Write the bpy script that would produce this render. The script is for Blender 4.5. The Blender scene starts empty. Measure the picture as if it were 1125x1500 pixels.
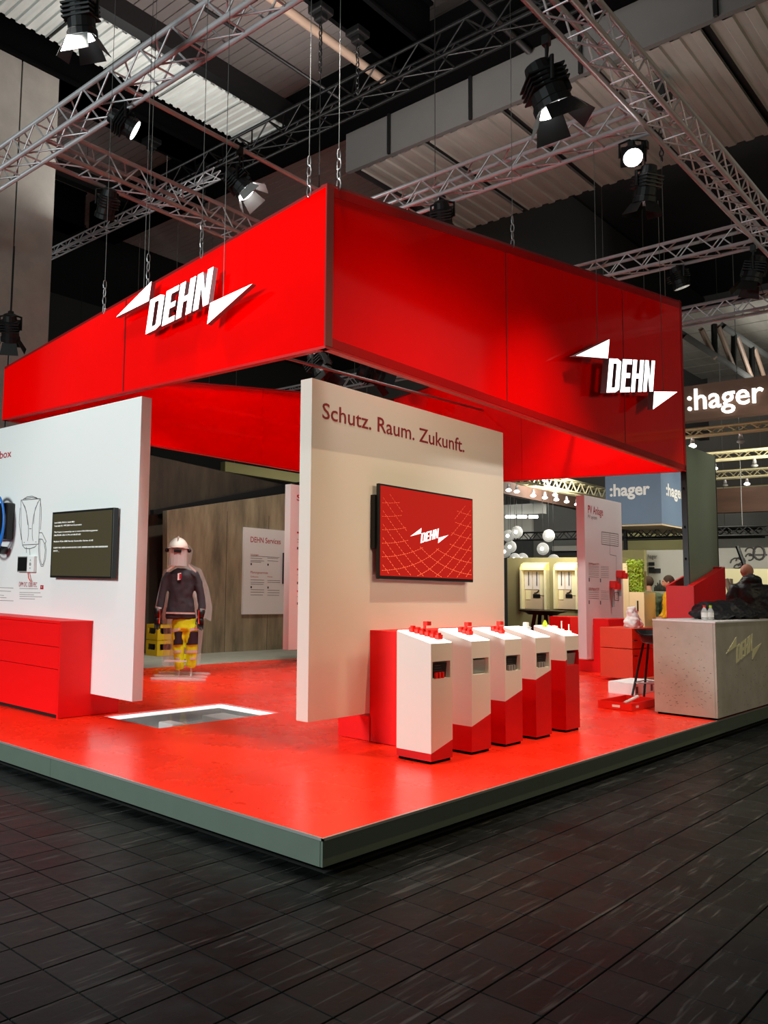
import bpy, bmesh, math, random
from mathutils import Vector, Matrix
random.seed(7)
V = Vector
SC = bpy.context.scene
COL = SC.collection

# ------------------------------------------------------------------ camera
F_PX, CX, CY = 1230.3185, 299.747, 737.8226
YAW, PIT, ROL = 0.753264727, 0.0945585049, -0.0248514085
CAM = V((-3.4160, -2.7230, 1.25))          # origin = near corner of the booth platform, z = 0 its red floor
FW = V((math.sin(YAW)*math.cos(PIT), math.cos(YAW)*math.cos(PIT), math.sin(PIT)))
_r = FW.cross(V((0, 0, 1))).normalized(); _d = FW.cross(_r)
RT = math.cos(ROL)*_r + math.sin(ROL)*_d
DN = -math.sin(ROL)*_r + math.cos(ROL)*_d
cd = bpy.data.cameras.new('camera'); cam = bpy.data.objects.new('camera', cd); COL.objects.link(cam)
cam.matrix_world = Matrix(((RT.x, -DN.x, -FW.x, CAM.x), (RT.y, -DN.y, -FW.y, CAM.y), (RT.z, -DN.z, -FW.z, CAM.z), (0, 0, 0, 1)))
cd.sensor_fit = 'VERTICAL'; cd.sensor_height = 36; cd.lens = F_PX*36/1500
cd.shift_x = (562.5-CX)/1500; cd.shift_y = (CY-750)/1500
cd.clip_start = 0.05; cd.clip_end = 200
SC.camera = cam
def ray(x, y): return RT*((x-CX)/F_PX) + DN*((y-CY)/F_PX) + FW
def gz(x, y, z=0.0): v = ray(x, y); return CAM + v*((z-CAM.z)/v.z)     # point of a horizontal plane seen at a pixel
def gx(x, y, X): v = ray(x, y); return CAM + v*((X-CAM.x)/v.x)         # ... of a plane across X
def gy(x, y, Y): v = ray(x, y); return CAM + v*((Y-CAM.y)/v.y)         # ... of a plane across Y

# ------------------------------------------------------------------ world, lights, exposure
SC.view_settings.view_transform = 'Standard'; SC.view_settings.look = 'None'
SC.view_settings.exposure = 0.0; SC.view_settings.gamma = 1.0; SC.view_settings.use_curve_mapping = False
w = bpy.data.worlds.new('world'); SC.world = w; w.use_nodes = True
bg = w.node_tree.nodes['Background']; bg.inputs[0].default_value = (0.95, 1.0, 0.97, 1); bg.inputs[1].default_value = 0.10

def lamp(name, kind, loc, target, power, color=(1, 1, 1), size=0.5, size_y=None, angle=70, blend=0.6):
    d = bpy.data.lights.new(name, kind); o = bpy.data.objects.new(name, d); COL.objects.link(o)
    o.location = loc; o.rotation_euler = (V(target)-V(loc)).to_track_quat('-Z', 'Y').to_euler()
    d.energy = power; d.color = color
    if kind == 'AREA':
        d.size = size
        if size_y: d.shape = 'RECTANGLE'; d.size_y = size_y
    if kind == 'SPOT': d.spot_size = math.radians(angle); d.spot_blend = blend; d.shadow_soft_size = size
    return o
# inferred hall lamps at left and right, mixed with added front fills and spots
lamp('hall_lamp_left', 'AREA', (-9, 3.5, 4.0), (1.5, 3.0, 2.2), 950, (0.88, 1.0, 1.0), 2.0)
lamp('front_fill', 'AREA', (8.0, -8, 5.5), (8.5, 1, 2.5), 130, (1.0, 0.84, 0.52), 1.6)  # added warm fill for the front-facing surfaces
lamp('front_fill', 'SPOT', (1.2, -4.6, 3.7), (3.2, 1.4, 2.2), 620, (1.0, 0.80, 0.56), 0.5, angle=44, blend=1.0)  # added warm fill in place of bounce on the lettered wall
lamp('rig_or_fill_spot', 'SPOT', (11.2, 0.3, 6.2), (10.9, 2.8, 1.7), 420, (1, 0.98, 0.92), 0.12, angle=38)  # added spot to brighten the PV wall
lamp('rig_or_fill_spot', 'SPOT', (9.6, -2.2, 6.2), (9.9, 1.2, 2.3), 330, (0.95, 1, 0.95), 0.12, angle=26, blend=0.9)  # added spot to brighten the screen tower
lamp('rig_or_fill_spot', 'SPOT', (3.1, -1.2, 8.05), (3.1, 0.95, 0.2), 1250, (1.0, 0.80, 0.48), 0.05, angle=50, blend=0.25)
lamp('rig_or_fill_spot', 'SPOT', (2.4, 2.4, 6.2), (3.9, 5.6, 0.9), 700, (0.95, 1, 0.98), 0.12, angle=32)  # added spot giving the mannequin whiter light
lamp('rig_or_fill_spot', 'SPOT', (6.0, 5.4, 6.2), (8.0, 8.2, 0.8), 520, (1, 0.97, 0.88), 0.12, angle=70)  # added spot to brighten the back partition and carpet
lamp('hall_lamp_right', 'SPOT', (3.6, -4.0, 6.0), (1.25, -2.4, -0.2), 150, (1, 0.97, 0.88), 0.2, angle=34, blend=0.9)
# spots of the lighting rig above the booth
for i, (p, t, e, a) in enumerate([((1.9, 4.2, 6.1), (3.2, 3.0, 0), 600, 80), ((1.0, 1.0, 6.1), (1.5, 0.9, 0), 560, 75),
        ((4.6, -0.6, 6.1), (5.2, 0.4, 0.0), 480, 66), ((6.3, 3.2, 6.1), (6.4, 3.4, 0), 620, 75), ((4.3, 5.2, 6.1), (5, 6.0, 0), 520, 75),
        ((7.6, 2.2, 6.1), (9.3, 2.2, 0), 560, 60), ((11.5, 3.0, 6.1), (11.0, 2.6, 0), 320, 70), ((0.2, 3.2, 6.1), (0.8, 3.2, 0), 260, 75)]):
    lamp('rig_or_fill_spot', 'SPOT', p, t, e, (1, 0.97, 0.92), 0.12, angle=a)
# lamps for the stands behind, among them added fill lights
lamp('far_lamp_or_fill', 'AREA', (15, 3.2, 3.6), (15.9, 6.5, 1.2), 60, (1, 0.93, 0.66), 1.5)
lamp('far_lamp_or_fill', 'AREA', (14.6, 5.6, 2.9), (19.2, 5.3, 3.9), 90, (1, 0.98, 0.95), 1.0)  # added to brighten the blue-grey hanging block
lamp('far_lamp_or_fill', 'AREA', (19.5, 1.0, 4.2), (24, 4.0, 1.5), 240, (1, 0.95, 0.82), 2.0)
lamp('far_lamp_or_fill', 'AREA', (20.0, 7.5, 4.6), (22, 12, 2.0), 260, (1, 0.97, 0.9), 2.0)
lamp('upper_hall_fill', 'AREA', (5.0, 8.0, 7.4), (5.0, 8.0, 10), 90, (1, 0.97, 0.95), 2.0)  # this and the following upward lights are unseen fills added for the ceiling
lamp('upper_hall_fill', 'AREA', (5.0, 3.5, 7.2), (5.6, 4.2, 12), 420, (1, 0.95, 0.93), 3.0)
lamp('upper_hall_fill', 'AREA', (9.5, 1.0, 6.9), (9.6, 1.0, 9), 12, (1, 0.95, 0.88), 1.2)
lamp('upper_hall_fill', 'AREA', (23.0, 2.5, 6.6), (23.2, 2.8, 9), 90, (1, 0.96, 0.9), 1.5)
lamp('far_lamp_or_fill', 'AREA', (12.4, 3.6, 3.2), (14.0, 3.2, 0.8), 60, (1, 0.97, 0.82), 0.6)  # added to brighten the cream cabinets and the plant
lamp('upper_hall_fill', 'AREA', (22.0, -7.0, 4.5), (29, 4, 5), 240, (1, 0.96, 0.9), 2.0)  # added fill towards the far wall

# ------------------------------------------------------------------ materials
def lin(c): c /= 255.0; return c/12.92 if c <= 0.04045 else ((c+0.055)/1.055)**2.4
def rgb(r, g, b): return (lin(r), lin(g), lin(b), 1)
_M = {}
def mat(name, col, rough=0.5, metal=0.0, coat=0.0, noise=0.0, nscale=8.0, stretch=(1, 1, 1), emit=None, estr=0.0, trans=0.0, bump=0.0, col2=None, rvar=0.0, spec=0.5, alpha=1.0):
    if name in _M: return _M[name]
    m = bpy.data.materials.new(name); m.use_nodes = True; nt = m.node_tree; b = nt.nodes['Principled BSDF']
    b.inputs['Base Color'].default_value = col; b.inputs['Roughness'].default_value = rough; b.inputs['Metallic'].default_value = metal
    b.inputs['Coat Weight'].default_value = coat; b.inputs['Coat Roughness'].default_value = 0.08
    b.inputs['Specular IOR Level'].default_value = spec; b.inputs['Transmission Weight'].default_value = trans
    b.inputs['Alpha'].default_value = alpha
    if emit: b.inputs['Emission Color'].default_value = emit; b.inputs['Emission Strength'].default_value = estr
    if noise or bump or rvar or col2:
        tc = nt.nodes.new('ShaderNodeTexCoord'); mp = nt.nodes.new('ShaderNodeMapping'); mp.inputs['Scale'].default_value = stretch
        nz = nt.nodes.new('ShaderNodeTexNoise'); nz.inputs['Scale'].default_value = nscale; nz.inputs['Detail'].default_value = 6; nz.inputs['Roughness'].default_value = 0.62
        nt.links.new(tc.outputs['Object'], mp.inputs[0]); nt.links.new(mp.outputs[0], nz.inputs['Vector'])
        if noise or col2:
            cr = nt.nodes.new('ShaderNodeValToRGB'); cr.color_ramp.elements[0].position = 0.32; cr.color_ramp.elements[1].position = 0.68
            c2 = col2 if col2 else tuple(min(1, c*(1+noise)) for c in col[:3])+(1,)
            c1 = col if col2 else tuple(c*(1-noise) for c in col[:3])+(1,)
            cr.color_ramp.elements[0].color = c1; cr.color_ramp.elements[1].color = c2
            nt.links.new(nz.outputs['Fac'], cr.inputs[0]); nt.links.new(cr.outputs[0], b.inputs['Base Color'])
        if rvar:
            mr = nt.nodes.new('ShaderNodeMapRange'); mr.inputs['From Min'].default_value = 0.3; mr.inputs['From Max'].default_value = 0.7
            mr.inputs['To Min'].default_value = max(0, rough-rvar); mr.inputs['To Max'].default_value = rough+rvar
            nt.links.new(nz.outputs['Fac'], mr.inputs[0]); nt.links.new(mr.outputs[0], b.inputs['Roughness'])
        if bump:
            bp = nt.nodes.new('ShaderNodeBump'); bp.inputs['Strength'].default_value = bump; bp.inputs['Distance'].default_value = 0.01
            nt.links.new(nz.outputs['Fac'], bp.inputs['Height']); nt.links.new(bp.outputs[0], b.inputs['Normal'])
    _M[name] = m; return m
def tile_mat():
    m = mat('hall_tile', rgb(17, 18, 18), 0.40, bump=0.25, nscale=5, spec=0.07, rvar=0.12, col2=rgb(34, 36, 36))
    nt = m.node_tree; b = nt.nodes['Principled BSDF']
    base = b.inputs['Base Color'].links[0].from_socket
    tc = nt.nodes.new('ShaderNodeNewGeometry')
    fac = None
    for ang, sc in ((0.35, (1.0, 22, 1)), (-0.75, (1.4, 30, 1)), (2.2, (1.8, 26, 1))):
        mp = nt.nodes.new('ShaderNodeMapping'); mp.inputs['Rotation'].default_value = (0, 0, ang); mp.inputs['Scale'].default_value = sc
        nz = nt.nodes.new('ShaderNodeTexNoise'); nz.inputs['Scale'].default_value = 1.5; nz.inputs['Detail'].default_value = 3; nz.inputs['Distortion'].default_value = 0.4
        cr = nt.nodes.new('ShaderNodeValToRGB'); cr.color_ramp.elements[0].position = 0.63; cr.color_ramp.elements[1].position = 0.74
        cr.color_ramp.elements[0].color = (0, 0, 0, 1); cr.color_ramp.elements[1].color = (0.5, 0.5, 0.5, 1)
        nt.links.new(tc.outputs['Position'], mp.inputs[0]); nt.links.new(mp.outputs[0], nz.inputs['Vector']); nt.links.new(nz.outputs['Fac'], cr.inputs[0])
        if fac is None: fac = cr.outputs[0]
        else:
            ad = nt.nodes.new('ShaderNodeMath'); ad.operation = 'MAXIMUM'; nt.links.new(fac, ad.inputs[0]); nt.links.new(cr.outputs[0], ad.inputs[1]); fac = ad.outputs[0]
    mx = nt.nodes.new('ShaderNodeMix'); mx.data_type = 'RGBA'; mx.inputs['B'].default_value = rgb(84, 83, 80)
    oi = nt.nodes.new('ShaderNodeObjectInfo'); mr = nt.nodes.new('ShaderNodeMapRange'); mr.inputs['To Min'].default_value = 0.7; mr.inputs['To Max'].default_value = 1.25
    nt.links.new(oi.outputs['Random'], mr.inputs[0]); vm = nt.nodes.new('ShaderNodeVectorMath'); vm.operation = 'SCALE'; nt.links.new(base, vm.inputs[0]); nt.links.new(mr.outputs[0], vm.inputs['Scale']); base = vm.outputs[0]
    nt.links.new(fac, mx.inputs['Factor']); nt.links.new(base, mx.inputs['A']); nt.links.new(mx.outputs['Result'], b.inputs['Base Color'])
    return m
M = dict(
 tile=tile_mat(), grout=mat('tile_joint', rgb(5, 5, 5), 0.9, col2=rgb(50, 49, 47), nscale=1.1),
 redfloor=mat('red_booth_floor', (0.95, 0.024, 0.005, 1), 0.28, noise=0.06, nscale=1.3, rvar=0.07, bump=0.04, spec=0.6),
 red=mat('red_lacquer_dimmed', (0.60, 0.001, 0.002, 1), 0.42, spec=0.35), redcab=mat('red_cabinet', (0.88, 0.002, 0.003, 1), 0.5, spec=0.3),  # red is the cabinet lacquer again, darkened for the weaker light on it
 darkgap=mat('dark_joint', (0.004, 0.003, 0.003, 1), 0.9),
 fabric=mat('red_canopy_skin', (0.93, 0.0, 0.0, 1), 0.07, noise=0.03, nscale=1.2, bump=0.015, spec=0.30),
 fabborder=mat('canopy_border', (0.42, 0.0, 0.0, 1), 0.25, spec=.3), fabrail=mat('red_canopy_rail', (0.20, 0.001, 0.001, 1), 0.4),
 white=mat('white_panel', rgb(232, 232, 230), 0.55), whitewarm=mat('white_wall_panel', rgb(226, 216, 204), 0.6), pedwhite=mat('white_pedestal', rgb(232, 224, 212), 0.45),
 black=mat('black_plastic', rgb(14, 14, 14), 0.4), blackmet=mat('black_metal', rgb(12, 12, 12), 0.45, metal=0.3), blackmat=mat('matt_black', rgb(2, 2, 2), 0.9, spec=.05),
 chrome=mat('aluminium', rgb(196, 194, 196), 0.42, metal=0.5, noise=0.08, nscale=3), steel=mat('galvanised_steel', rgb(150, 150, 150), 0.4, metal=0.7),
 skirt=mat('olive_skirting', rgb(92, 104, 92), 0.55, noise=0.04), trim=mat('edge_trim', rgb(190, 190, 186), 0.3, metal=0.6),
 concrete=mat('grey_concrete', rgb(128, 124, 116), 0.85, noise=0.1, nscale=2.5, bump=0.15),
 conccounter=mat('concrete_board', rgb(190, 182, 170), 0.7, col2=rgb(172, 164, 150), nscale=3.2, bump=0.1),
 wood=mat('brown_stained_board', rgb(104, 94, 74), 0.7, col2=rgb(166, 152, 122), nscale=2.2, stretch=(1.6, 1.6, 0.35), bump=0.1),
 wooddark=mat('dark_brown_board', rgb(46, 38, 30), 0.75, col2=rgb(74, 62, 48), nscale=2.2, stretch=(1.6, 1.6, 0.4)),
 carpet=mat('grey_green_carpet', rgb(132, 132, 118), 0.85, col2=rgb(160, 160, 146), nscale=6, stretch=(0.4, 3, 1)),
 print=mat('red_print', rgb(176, 24, 44), 0.5), printdark=mat('dark_red_print', rgb(140, 16, 26), 0.5), ink=mat('grey_ink', rgb(90, 86, 86), 0.6), inkd=mat('black_ink', rgb(30, 30, 32), 0.6),
 lit=mat('lit_sign_face', (1, 1, 1, 1), 0.5, emit=(1, 0.99, 0.97, 1), estr=3.0), litsoft=mat('lit_letter_face', (1, 1, 1, 1), .5, emit=(1, .95, .86, 1), estr=1.3), signside=mat('sign_side', rgb(150, 140, 144), 0.4),
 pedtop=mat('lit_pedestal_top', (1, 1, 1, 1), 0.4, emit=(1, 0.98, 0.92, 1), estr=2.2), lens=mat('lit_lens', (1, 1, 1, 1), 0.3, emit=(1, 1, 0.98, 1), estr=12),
 led=mat('led_strip', (1, 1, 1, 1), 0.3, emit=(0.95, 1, 1, 1), estr=1.1), glass=mat('clear_glass', (0.9, 0.97, 0.95, 1), 0.02, trans=1.0),
 acrylic=mat('clear_acrylic', (0.95, 0.97, 0.97, 1), 0.05, alpha=0.16), acrylicedge=mat('acrylic_edge', (0.85, 0.85, 0.82, 1), 0.1, alpha=0.45),
 plank=mat('ceiling_board', rgb(158, 145, 140), 0.8, noise=0.06, nscale=1.0), metalpanel=mat('ribbed_metal', rgb(176, 180, 174), 0.55, metal=0.2, noise=0.14, nscale=2, stretch=(3, .5, 1)),
 soffit=mat('ribbed_soffit', rgb(122, 119, 111), 0.7, noise=0.16, nscale=1.5, stretch=(.3, 2.5, 1)), fascia=mat('grey_fascia', rgb(72, 70, 67), 0.8, noise=0.08, nscale=1),
 hallwall=mat('hall_wall', rgb(92, 88, 84), 0.9, noise=0.05, nscale=0.4), hallback=mat('hall_back_wall', rgb(40, 39, 38), 0.9), tan=mat('tan_pipe', rgb(128, 108, 92), 0.5),
 screenred=mat('red_screen', (0.15, 0.003, 0.004, 1), 0.2, emit=(0.48, 0.010, 0.002, 1), estr=0.75), screenline=mat('screen_line', (1, .2, .1, 1), 0.3, emit=(1, 0.16, 0.06, 1), estr=0.8),
 screenlogo=mat('screen_logo', (1, 1, 1, 1), 0.3, emit=(0.95, 0.97, 1, 1), estr=0.9), screengrey=mat('grey_screen', rgb(46, 42, 30), 0.25, emit=rgb(70, 64, 44), estr=0.6), screentext=mat('screen_text', (1, 1, 1, 1), 0.3, emit=(0.8, 0.8, 0.75, 1), estr=0.8),
 blue=mat('blue_cable', rgb(20, 110, 200), 0.4), skin=mat('skin', rgb(196, 140, 116), 0.55), orangered=mat('orange_red_metal', rgb(226, 60, 10), 0.5), yellow=mat('hi_vis_yellow', rgb(214, 232, 12), 0.7, noise=0.08, nscale=10),
 crateyellow=mat('crate_yellow', rgb(222, 188, 24), .5), wire=mat('wire_steel', rgb(100, 100, 98), .5, metal=.4), charcoal=mat('charcoal_cloth', rgb(52, 46, 52), 0.85, noise=0.15, nscale=8), reflect=mat('reflective_band', rgb(206, 190, 180), 0.4), cloth=mat('black_shell', rgb(26, 28, 34), 0.5, noise=0.2, nscale=6), darkpatch=mat('dark_patch', rgb(40, 26, 38), 0.8),
 redplastic=mat('red_plastic', rgb(235, 30, 14), 0.35), greyplastic=mat('grey_plastic', rgb(150, 150, 146), 0.5), lime=mat('lime_plastic', rgb(190, 220, 40), 0.4), cream=mat('cream_paint', rgb(236, 228, 180), 0.6),
 olivewall=mat('olive_plaster', rgb(150, 142, 96), 0.85, noise=0.08, nscale=2), beige=mat('beige_display', rgb(206, 184, 150), 0.7), fargrey0=mat('showcase_lining', rgb(84, 92, 88), .6), steelblue=mat('blue_grey_panel', rgb(104, 124, 148), 0.7, noise=0.05, nscale=1), brownsign=mat('brown_sign', rgb(92, 66, 52), 0.7, noise=0.2, nscale=1.2, stretch=(1, .4, 3)),
 leaf=mat('leaf_green', rgb(150, 180, 50), 0.6, noise=0.3, nscale=12), puffer=mat('yellow_puffer', rgb(240, 180, 20), 0.6), stripe=mat('green_striped_knit', rgb(96, 110, 84), 0.85), hair=mat('brown_hair', rgb(60, 42, 30), 0.8), denim=mat('dark_trousers', rgb(30, 32, 40), 0.85),
 ledpanel=mat('olive_screen_panel', rgb(112, 122, 102), 0.45, noise=0.06, nscale=1.5), lampwhite=mat('paper_shade', rgb(225, 225, 220), 0.7, alpha=0.55), bulb=mat('bulb', (1, 1, 1, 1), .3, emit=(1, 1, .95, 1), estr=5), paper=mat('white_cloth', rgb(240, 236, 230), 0.8),
)

# ------------------------------------------------------------------ mesh tools
def wloc(o):
    p = V((0, 0, 0))
    while o: p += o.location; o = o.parent
    return p
class G:
    def __init__(s): s.v = []; s.f = []; s.mi = []; s.m = 0
    def add(s, vs, fs):
        n = len(s.v); s.v += [V(a) for a in vs]; s.f += [tuple(n+i for i in f) for f in fs]; s.mi += [s.m]*len(fs); return s
    def box(s, a, b):
        x0, y0, z0 = (min(a[i], b[i]) for i in range(3)); x1, y1, z1 = (max(a[i], b[i]) for i in range(3))
        return s.add([(x0, y0, z0), (x1, y0, z0), (x1, y1, z0), (x0, y1, z0), (x0, y0, z1), (x1, y0, z1), (x1, y1, z1), (x0, y1, z1)],
                     [(0, 3, 2, 1), (4, 5, 6, 7), (0, 1, 5, 4), (1, 2, 6, 5), (2, 3, 7, 6), (3, 0, 4, 7)])
    def obox(s, c, h, ax=(1, 0, 0), up=(0, 0, 1)):
        ax = V(ax).normalized(); up = V(up); ay = up.cross(ax).normalized(); az = ax.cross(ay); c = V(c)
        vs = [c+ax*i*h[0]+ay*j*h[1]+az*k*h[2] for k in (-1, 1) for i, j in ((-1, -1), (1, -1), (1, 1), (-1, 1))]
        return s.add(vs, [(0, 3, 2, 1), (4, 5, 6, 7), (0, 1, 5, 4), (1, 2, 6, 5), (2, 3, 7, 6), (3, 0, 4, 7)])
    def prism(s, pts, off, face_m=None):
        pts = [V(p) for p in pts]; off = V(off); n = len(pts)
        nr = V((0, 0, 0))
        for i in range(n): nr += (pts[i]-pts[0]).cross(pts[(i+1) % n]-pts[0])
        if nr.dot(off) > 0: pts = pts[::-1]
        m0 = s.m
        if face_m is not None: s.m = face_m
        s.add(pts+[p+off for p in pts], [tuple(range(n))]); s.m = m0
        k = len(s.v)-2*n
        s.f.append(tuple(k+n+i for i in reversed(range(n)))); s.mi.append(s.m)
        for i in range(n): s.f.append((k+(i+1) % n, k+i, k+n+i, k+n+(i+1) % n)); s.mi.append(s.m)
        return s
    def quad(s, *p): return s.add(p, [tuple(range(len(p)))])
    def tube(s, pts, r, n=8, cap=True):
        pts = [V(p) for p in pts]; rs = r if isinstance(r, (list, tuple)) else [r]*len(pts); k = len(s.v); up = None; rings = []
        for i, p in enumerate(pts):
            t = (pts[min(i+1, len(pts)-1)]-pts[max(i-1, 0)]).normalized()
            a = t.cross(V((0, 0, 1))) if up is None else up-t*up.dot(t)
            if a.length < 1e-4: a = t.cross(V((1, 0, 0)))
            a.normalize(); up = a; b = t.cross(a)
            rings.append([p+(a*math.cos(2*math.pi*j/n)+b*math.sin(2*math.pi*j/n))*rs[i] for j in range(n)])
        s.add([q for r_ in rings for q in r_], [(i*n+j, (i+1)*n+j, (i+1)*n+(j+1) % n, i*n+(j+1) % n)[::-1] for i in range(len(pts)-1) for j in range(n)])
        if cap: s.f.append(tuple(k+j for j in range(n))); s.mi.append(s.m); s.f.append(tuple(k+(len(pts)-1)*n+j for j in reversed(range(n)))); s.mi.append(s.m)
        return s
    def loft(s, secs, n=14):   # (centre, ru, rw, axis u, axis w)
        k = len(s.v)
        for c, ru, rw, au, aw in secs:
            s.v += [V(c)+V(au)*ru*math.cos(2*math.pi*j/n)+V(aw)*rw*math.sin(2*math.pi*j/n) for j in range(n)]
        m = len(secs)
        for i in range(m-1):
            for j in range(n): s.f.append((k+i*n+j, k+i*n+(j+1) % n, k+(i+1)*n+(j+1) % n, k+(i+1)*n+j)); s.mi.append(s.m)
        s.f.append(tuple(k+j for j in reversed(range(n)))); s.f.append(tuple(k+(m-1)*n+j for j in range(n))); s.mi += [s.m]*2
        return s
    def sphere(s, c, r, n=14, m=9, sc=(1, 1, 1)):
        c = V(c); vs = [c+V((0, 0, -r*sc[2]))]; fs = []
        for i in range(1, m):
            a = -math.pi/2+math.pi*i/m
            vs += [c+V((r*sc[0]*math.cos(a)*math.cos(2*math.pi*j/n), r*sc[1]*math.cos(a)*math.sin(2*math.pi*j/n), r*sc[2]*math.sin(a))) for j in range(n)]
        vs.append(c+V((0, 0, r*sc[2]))); t = len(vs)-1
        for j in range(n):
            fs.append((0, 1+(j+1) % n, 1+j)); fs.append((t, t-n+j, t-n+(j+1) % n))
            for i in range(m-2): a = 1+i*n; fs.append((a+j, a+(j+1) % n, a+n+(j+1) % n, a+n+j))
        return s.add(vs, fs)
def build(g, name, mats, parent=None, smooth=False, bevel=0, remesh=0, wp=True, wr=0):
    me = bpy.data.meshes.new(name); off = wloc(parent) if (parent and wp) else V((0, 0, 0))
    me.from_pydata([tuple(p-off) for p in g.v], [], g.f); me.update()
    for m in (mats if isinstance(mats, (list, tuple)) else [mats]): me.materials.append(M[m] if isinstance(m, str) else m)
    me.polygons.foreach_set('material_index', g.mi)
    if smooth: me.polygons.foreach_set('use_smooth', [True]*len(me.polygons))
    o = bpy.data.objects.new(name, me); COL.objects.link(o)
    if parent: o.parent = parent
    if remesh:
        md = o.modifiers.new('r', 'REMESH'); md.mode = 'VOXEL'; md.voxel_size = remesh; md.use_smooth_shade = True
        sm = o.modifiers.new('s', 'SMOOTH'); sm.iterations = 4; sm.factor = 0.6
        if wr:
            tx = bpy.data.textures.get('folds') or bpy.data.textures.new('folds', 'CLOUDS'); tx.noise_scale = .11; tx.noise_depth = 2
            dm = o.modifiers.new('d', 'DISPLACE'); dm.texture = tx; dm.strength = wr; dm.texture_coords = 'GLOBAL'
    if bevel:
        md = o.modifiers.new('b', 'BEVEL'); md.width = bevel; md.segments = 2; md.limit_method = 'ANGLE'; md.angle_limit = math.radians(40)
    return o
def tag(o, label, cat, group=None, kind=None):
    o['label'] = label; o['category'] = cat
    if group: o['group'] = group
    if kind: o['kind'] = kind
    return o
def thing(name, label, cat, loc=(0, 0, 0), group=None):
    o = bpy.data.objects.new(name, None); COL.objects.link(o); o.location = loc; o.empty_display_size = 0.1
    return tag(o, label, cat, group)
def lab(o, s): o['label'] = s; return o
def struct(o): o['kind'] = 'structure'; return o
def stuff(o): o['kind'] = 'stuff'; return o
def copy_tree(o, loc, label, group=None):
    c = o.copy(); COL.objects.link(c); c.location = loc; c['label'] = label
    if group: c['group'] = group
    for ch in list(o.children):
        d = ch.copy(); COL.objects.link(d); d.parent = c
        for g2 in list(ch.children): e = g2.copy(); COL.objects.link(e); e.parent = d
    return c
def textmesh(s, bold=0.0, extr=0.0):
    c = bpy.data.curves.new('t', 'FONT'); c.body = s; c.size = 1; c.offset = bold; c.extrude = extr; c.resolution_u = 3
    o = bpy.data.objects.new('t', c); COL.objects.link(o); dg = bpy.context.evaluated_depsgraph_get(); dg.update()
    me = bpy.data.meshes.new_from_object(o.evaluated_get(dg)); vs = [v.co.copy() for v in me.vertices]; fs = [tuple(p.vertices) for p in me.polygons]
    bpy.data.objects.remove(o); bpy.data.curves.remove(c); bpy.data.meshes.remove(me); return vs, fs
def text(s, O, U, W, name, m, parent, bold=0.0, depth=0.002, extr=0.0, g=None):
    """O baseline-left, U vector over the whole width, W vector for one cap height"""
    vs, fs = textmesh(s, bold, 1.0 if extr else 0.0)
    x0 = min(v.x for v in vs); x1 = max(v.x for v in vs); cap = 0.70
    O, U, W = V(O), V(U), V(W); n = U.cross(W).normalized()
    pts = [O+U*((v.x-x0)/(x1-x0))+W*(v.y/cap)+n*(depth+(v.z*extr if extr else 0)) for v in vs]
    h = g or G(); h.add(pts, fs)
    return build(h, name, m, parent) if g is None else None

def rods(segs, name, m, parent, r=0.008, stuffed=False, n=5, label=None):
    if stuffed:
        g = G()
        for a, b in segs: g.tube([a, b], r, n, cap=False)
        return stuff(build(g, name, m, parent))
    key = (m, n)
    if key not in rods.c:
        g = G().tube([(0, 0, 0), (0, 0, 1)], 1, n); me = bpy.data.meshes.new(name); me.from_pydata([tuple(p) for p in g.v], [], g.f); me.materials.append(M[m]); me.polygons.foreach_set('use_smooth', [True]*len(me.polygons)); rods.c[key] = me
    off = wloc(parent)
    for a, b in segs:
        a, b = V(a), V(b); o = bpy.data.objects.new(name, rods.c[key]); COL.objects.link(o); o.parent = parent
        o.location = a-off; o.rotation_mode = 'QUATERNION'; o.rotation_quaternion = (b-a).to_track_quat('Z', 'Y'); o.scale = (r, r, (b-a).length)
rods.c = {}
def truss(p, q, label, s=0.29, panel=0.49, m='chrome', r=0.029, rb=0.011, stuffed=False, group=None, side=None, name='lighting_truss'):
    """box truss, p and q = ends of the far-bottom chord; body goes to the side vector and up"""
    p, q = V(p), V(q); t = (q-p).normalized(); L = (q-p).length; up = V((0, 0, 1))
    side = V(side) if side else (V((-1, 0, 0)) if abs(t.y) > abs(t.x) else V((0, -1, 0)))
    o = thing(name, label, 'truss', p, group)
    C = [V((0, 0, 0)), side*s, side*s+up*s, up*s]
    for c in C: build(G().tube([p+c, q+c], r, 8), 'chord', m, o, smooth=True)
    segs = []; n = max(1, int(L/panel))
    for i in range(n):
        a = t*(L*i/n); h = t*(L*(i+0.5)/n); b = t*(L*(i+1)/n)
        for j in range(4):
            c0, c1 = C[j], C[(j+1) % 4]
            if j in (1, 3): segs += [(p+c0+a, p+c1+h), (p+c1+h, p+c0+b)]
            elif j == 0: segs += [(p+c0+a, p+c1+a), (p+c0+a, p+c1+b)]
            else: segs += [(p+c0+h, p+c1+h), (p+c0+a, p+c1+h)]
    rods(segs, 'brace' if not stuffed else 'bracing', m, o, rb, stuffed)
    if stuffed:
        for u in (.2, .8): c = p+t*L*u+side*s*.5+up*s; build(G().tube([c, (c.x, c.y, 12.1)], .008, 4), 'hanger_rod', 'wire', o)
    return o

# ================================================================== SETTING
HZ = -0.20
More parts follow.
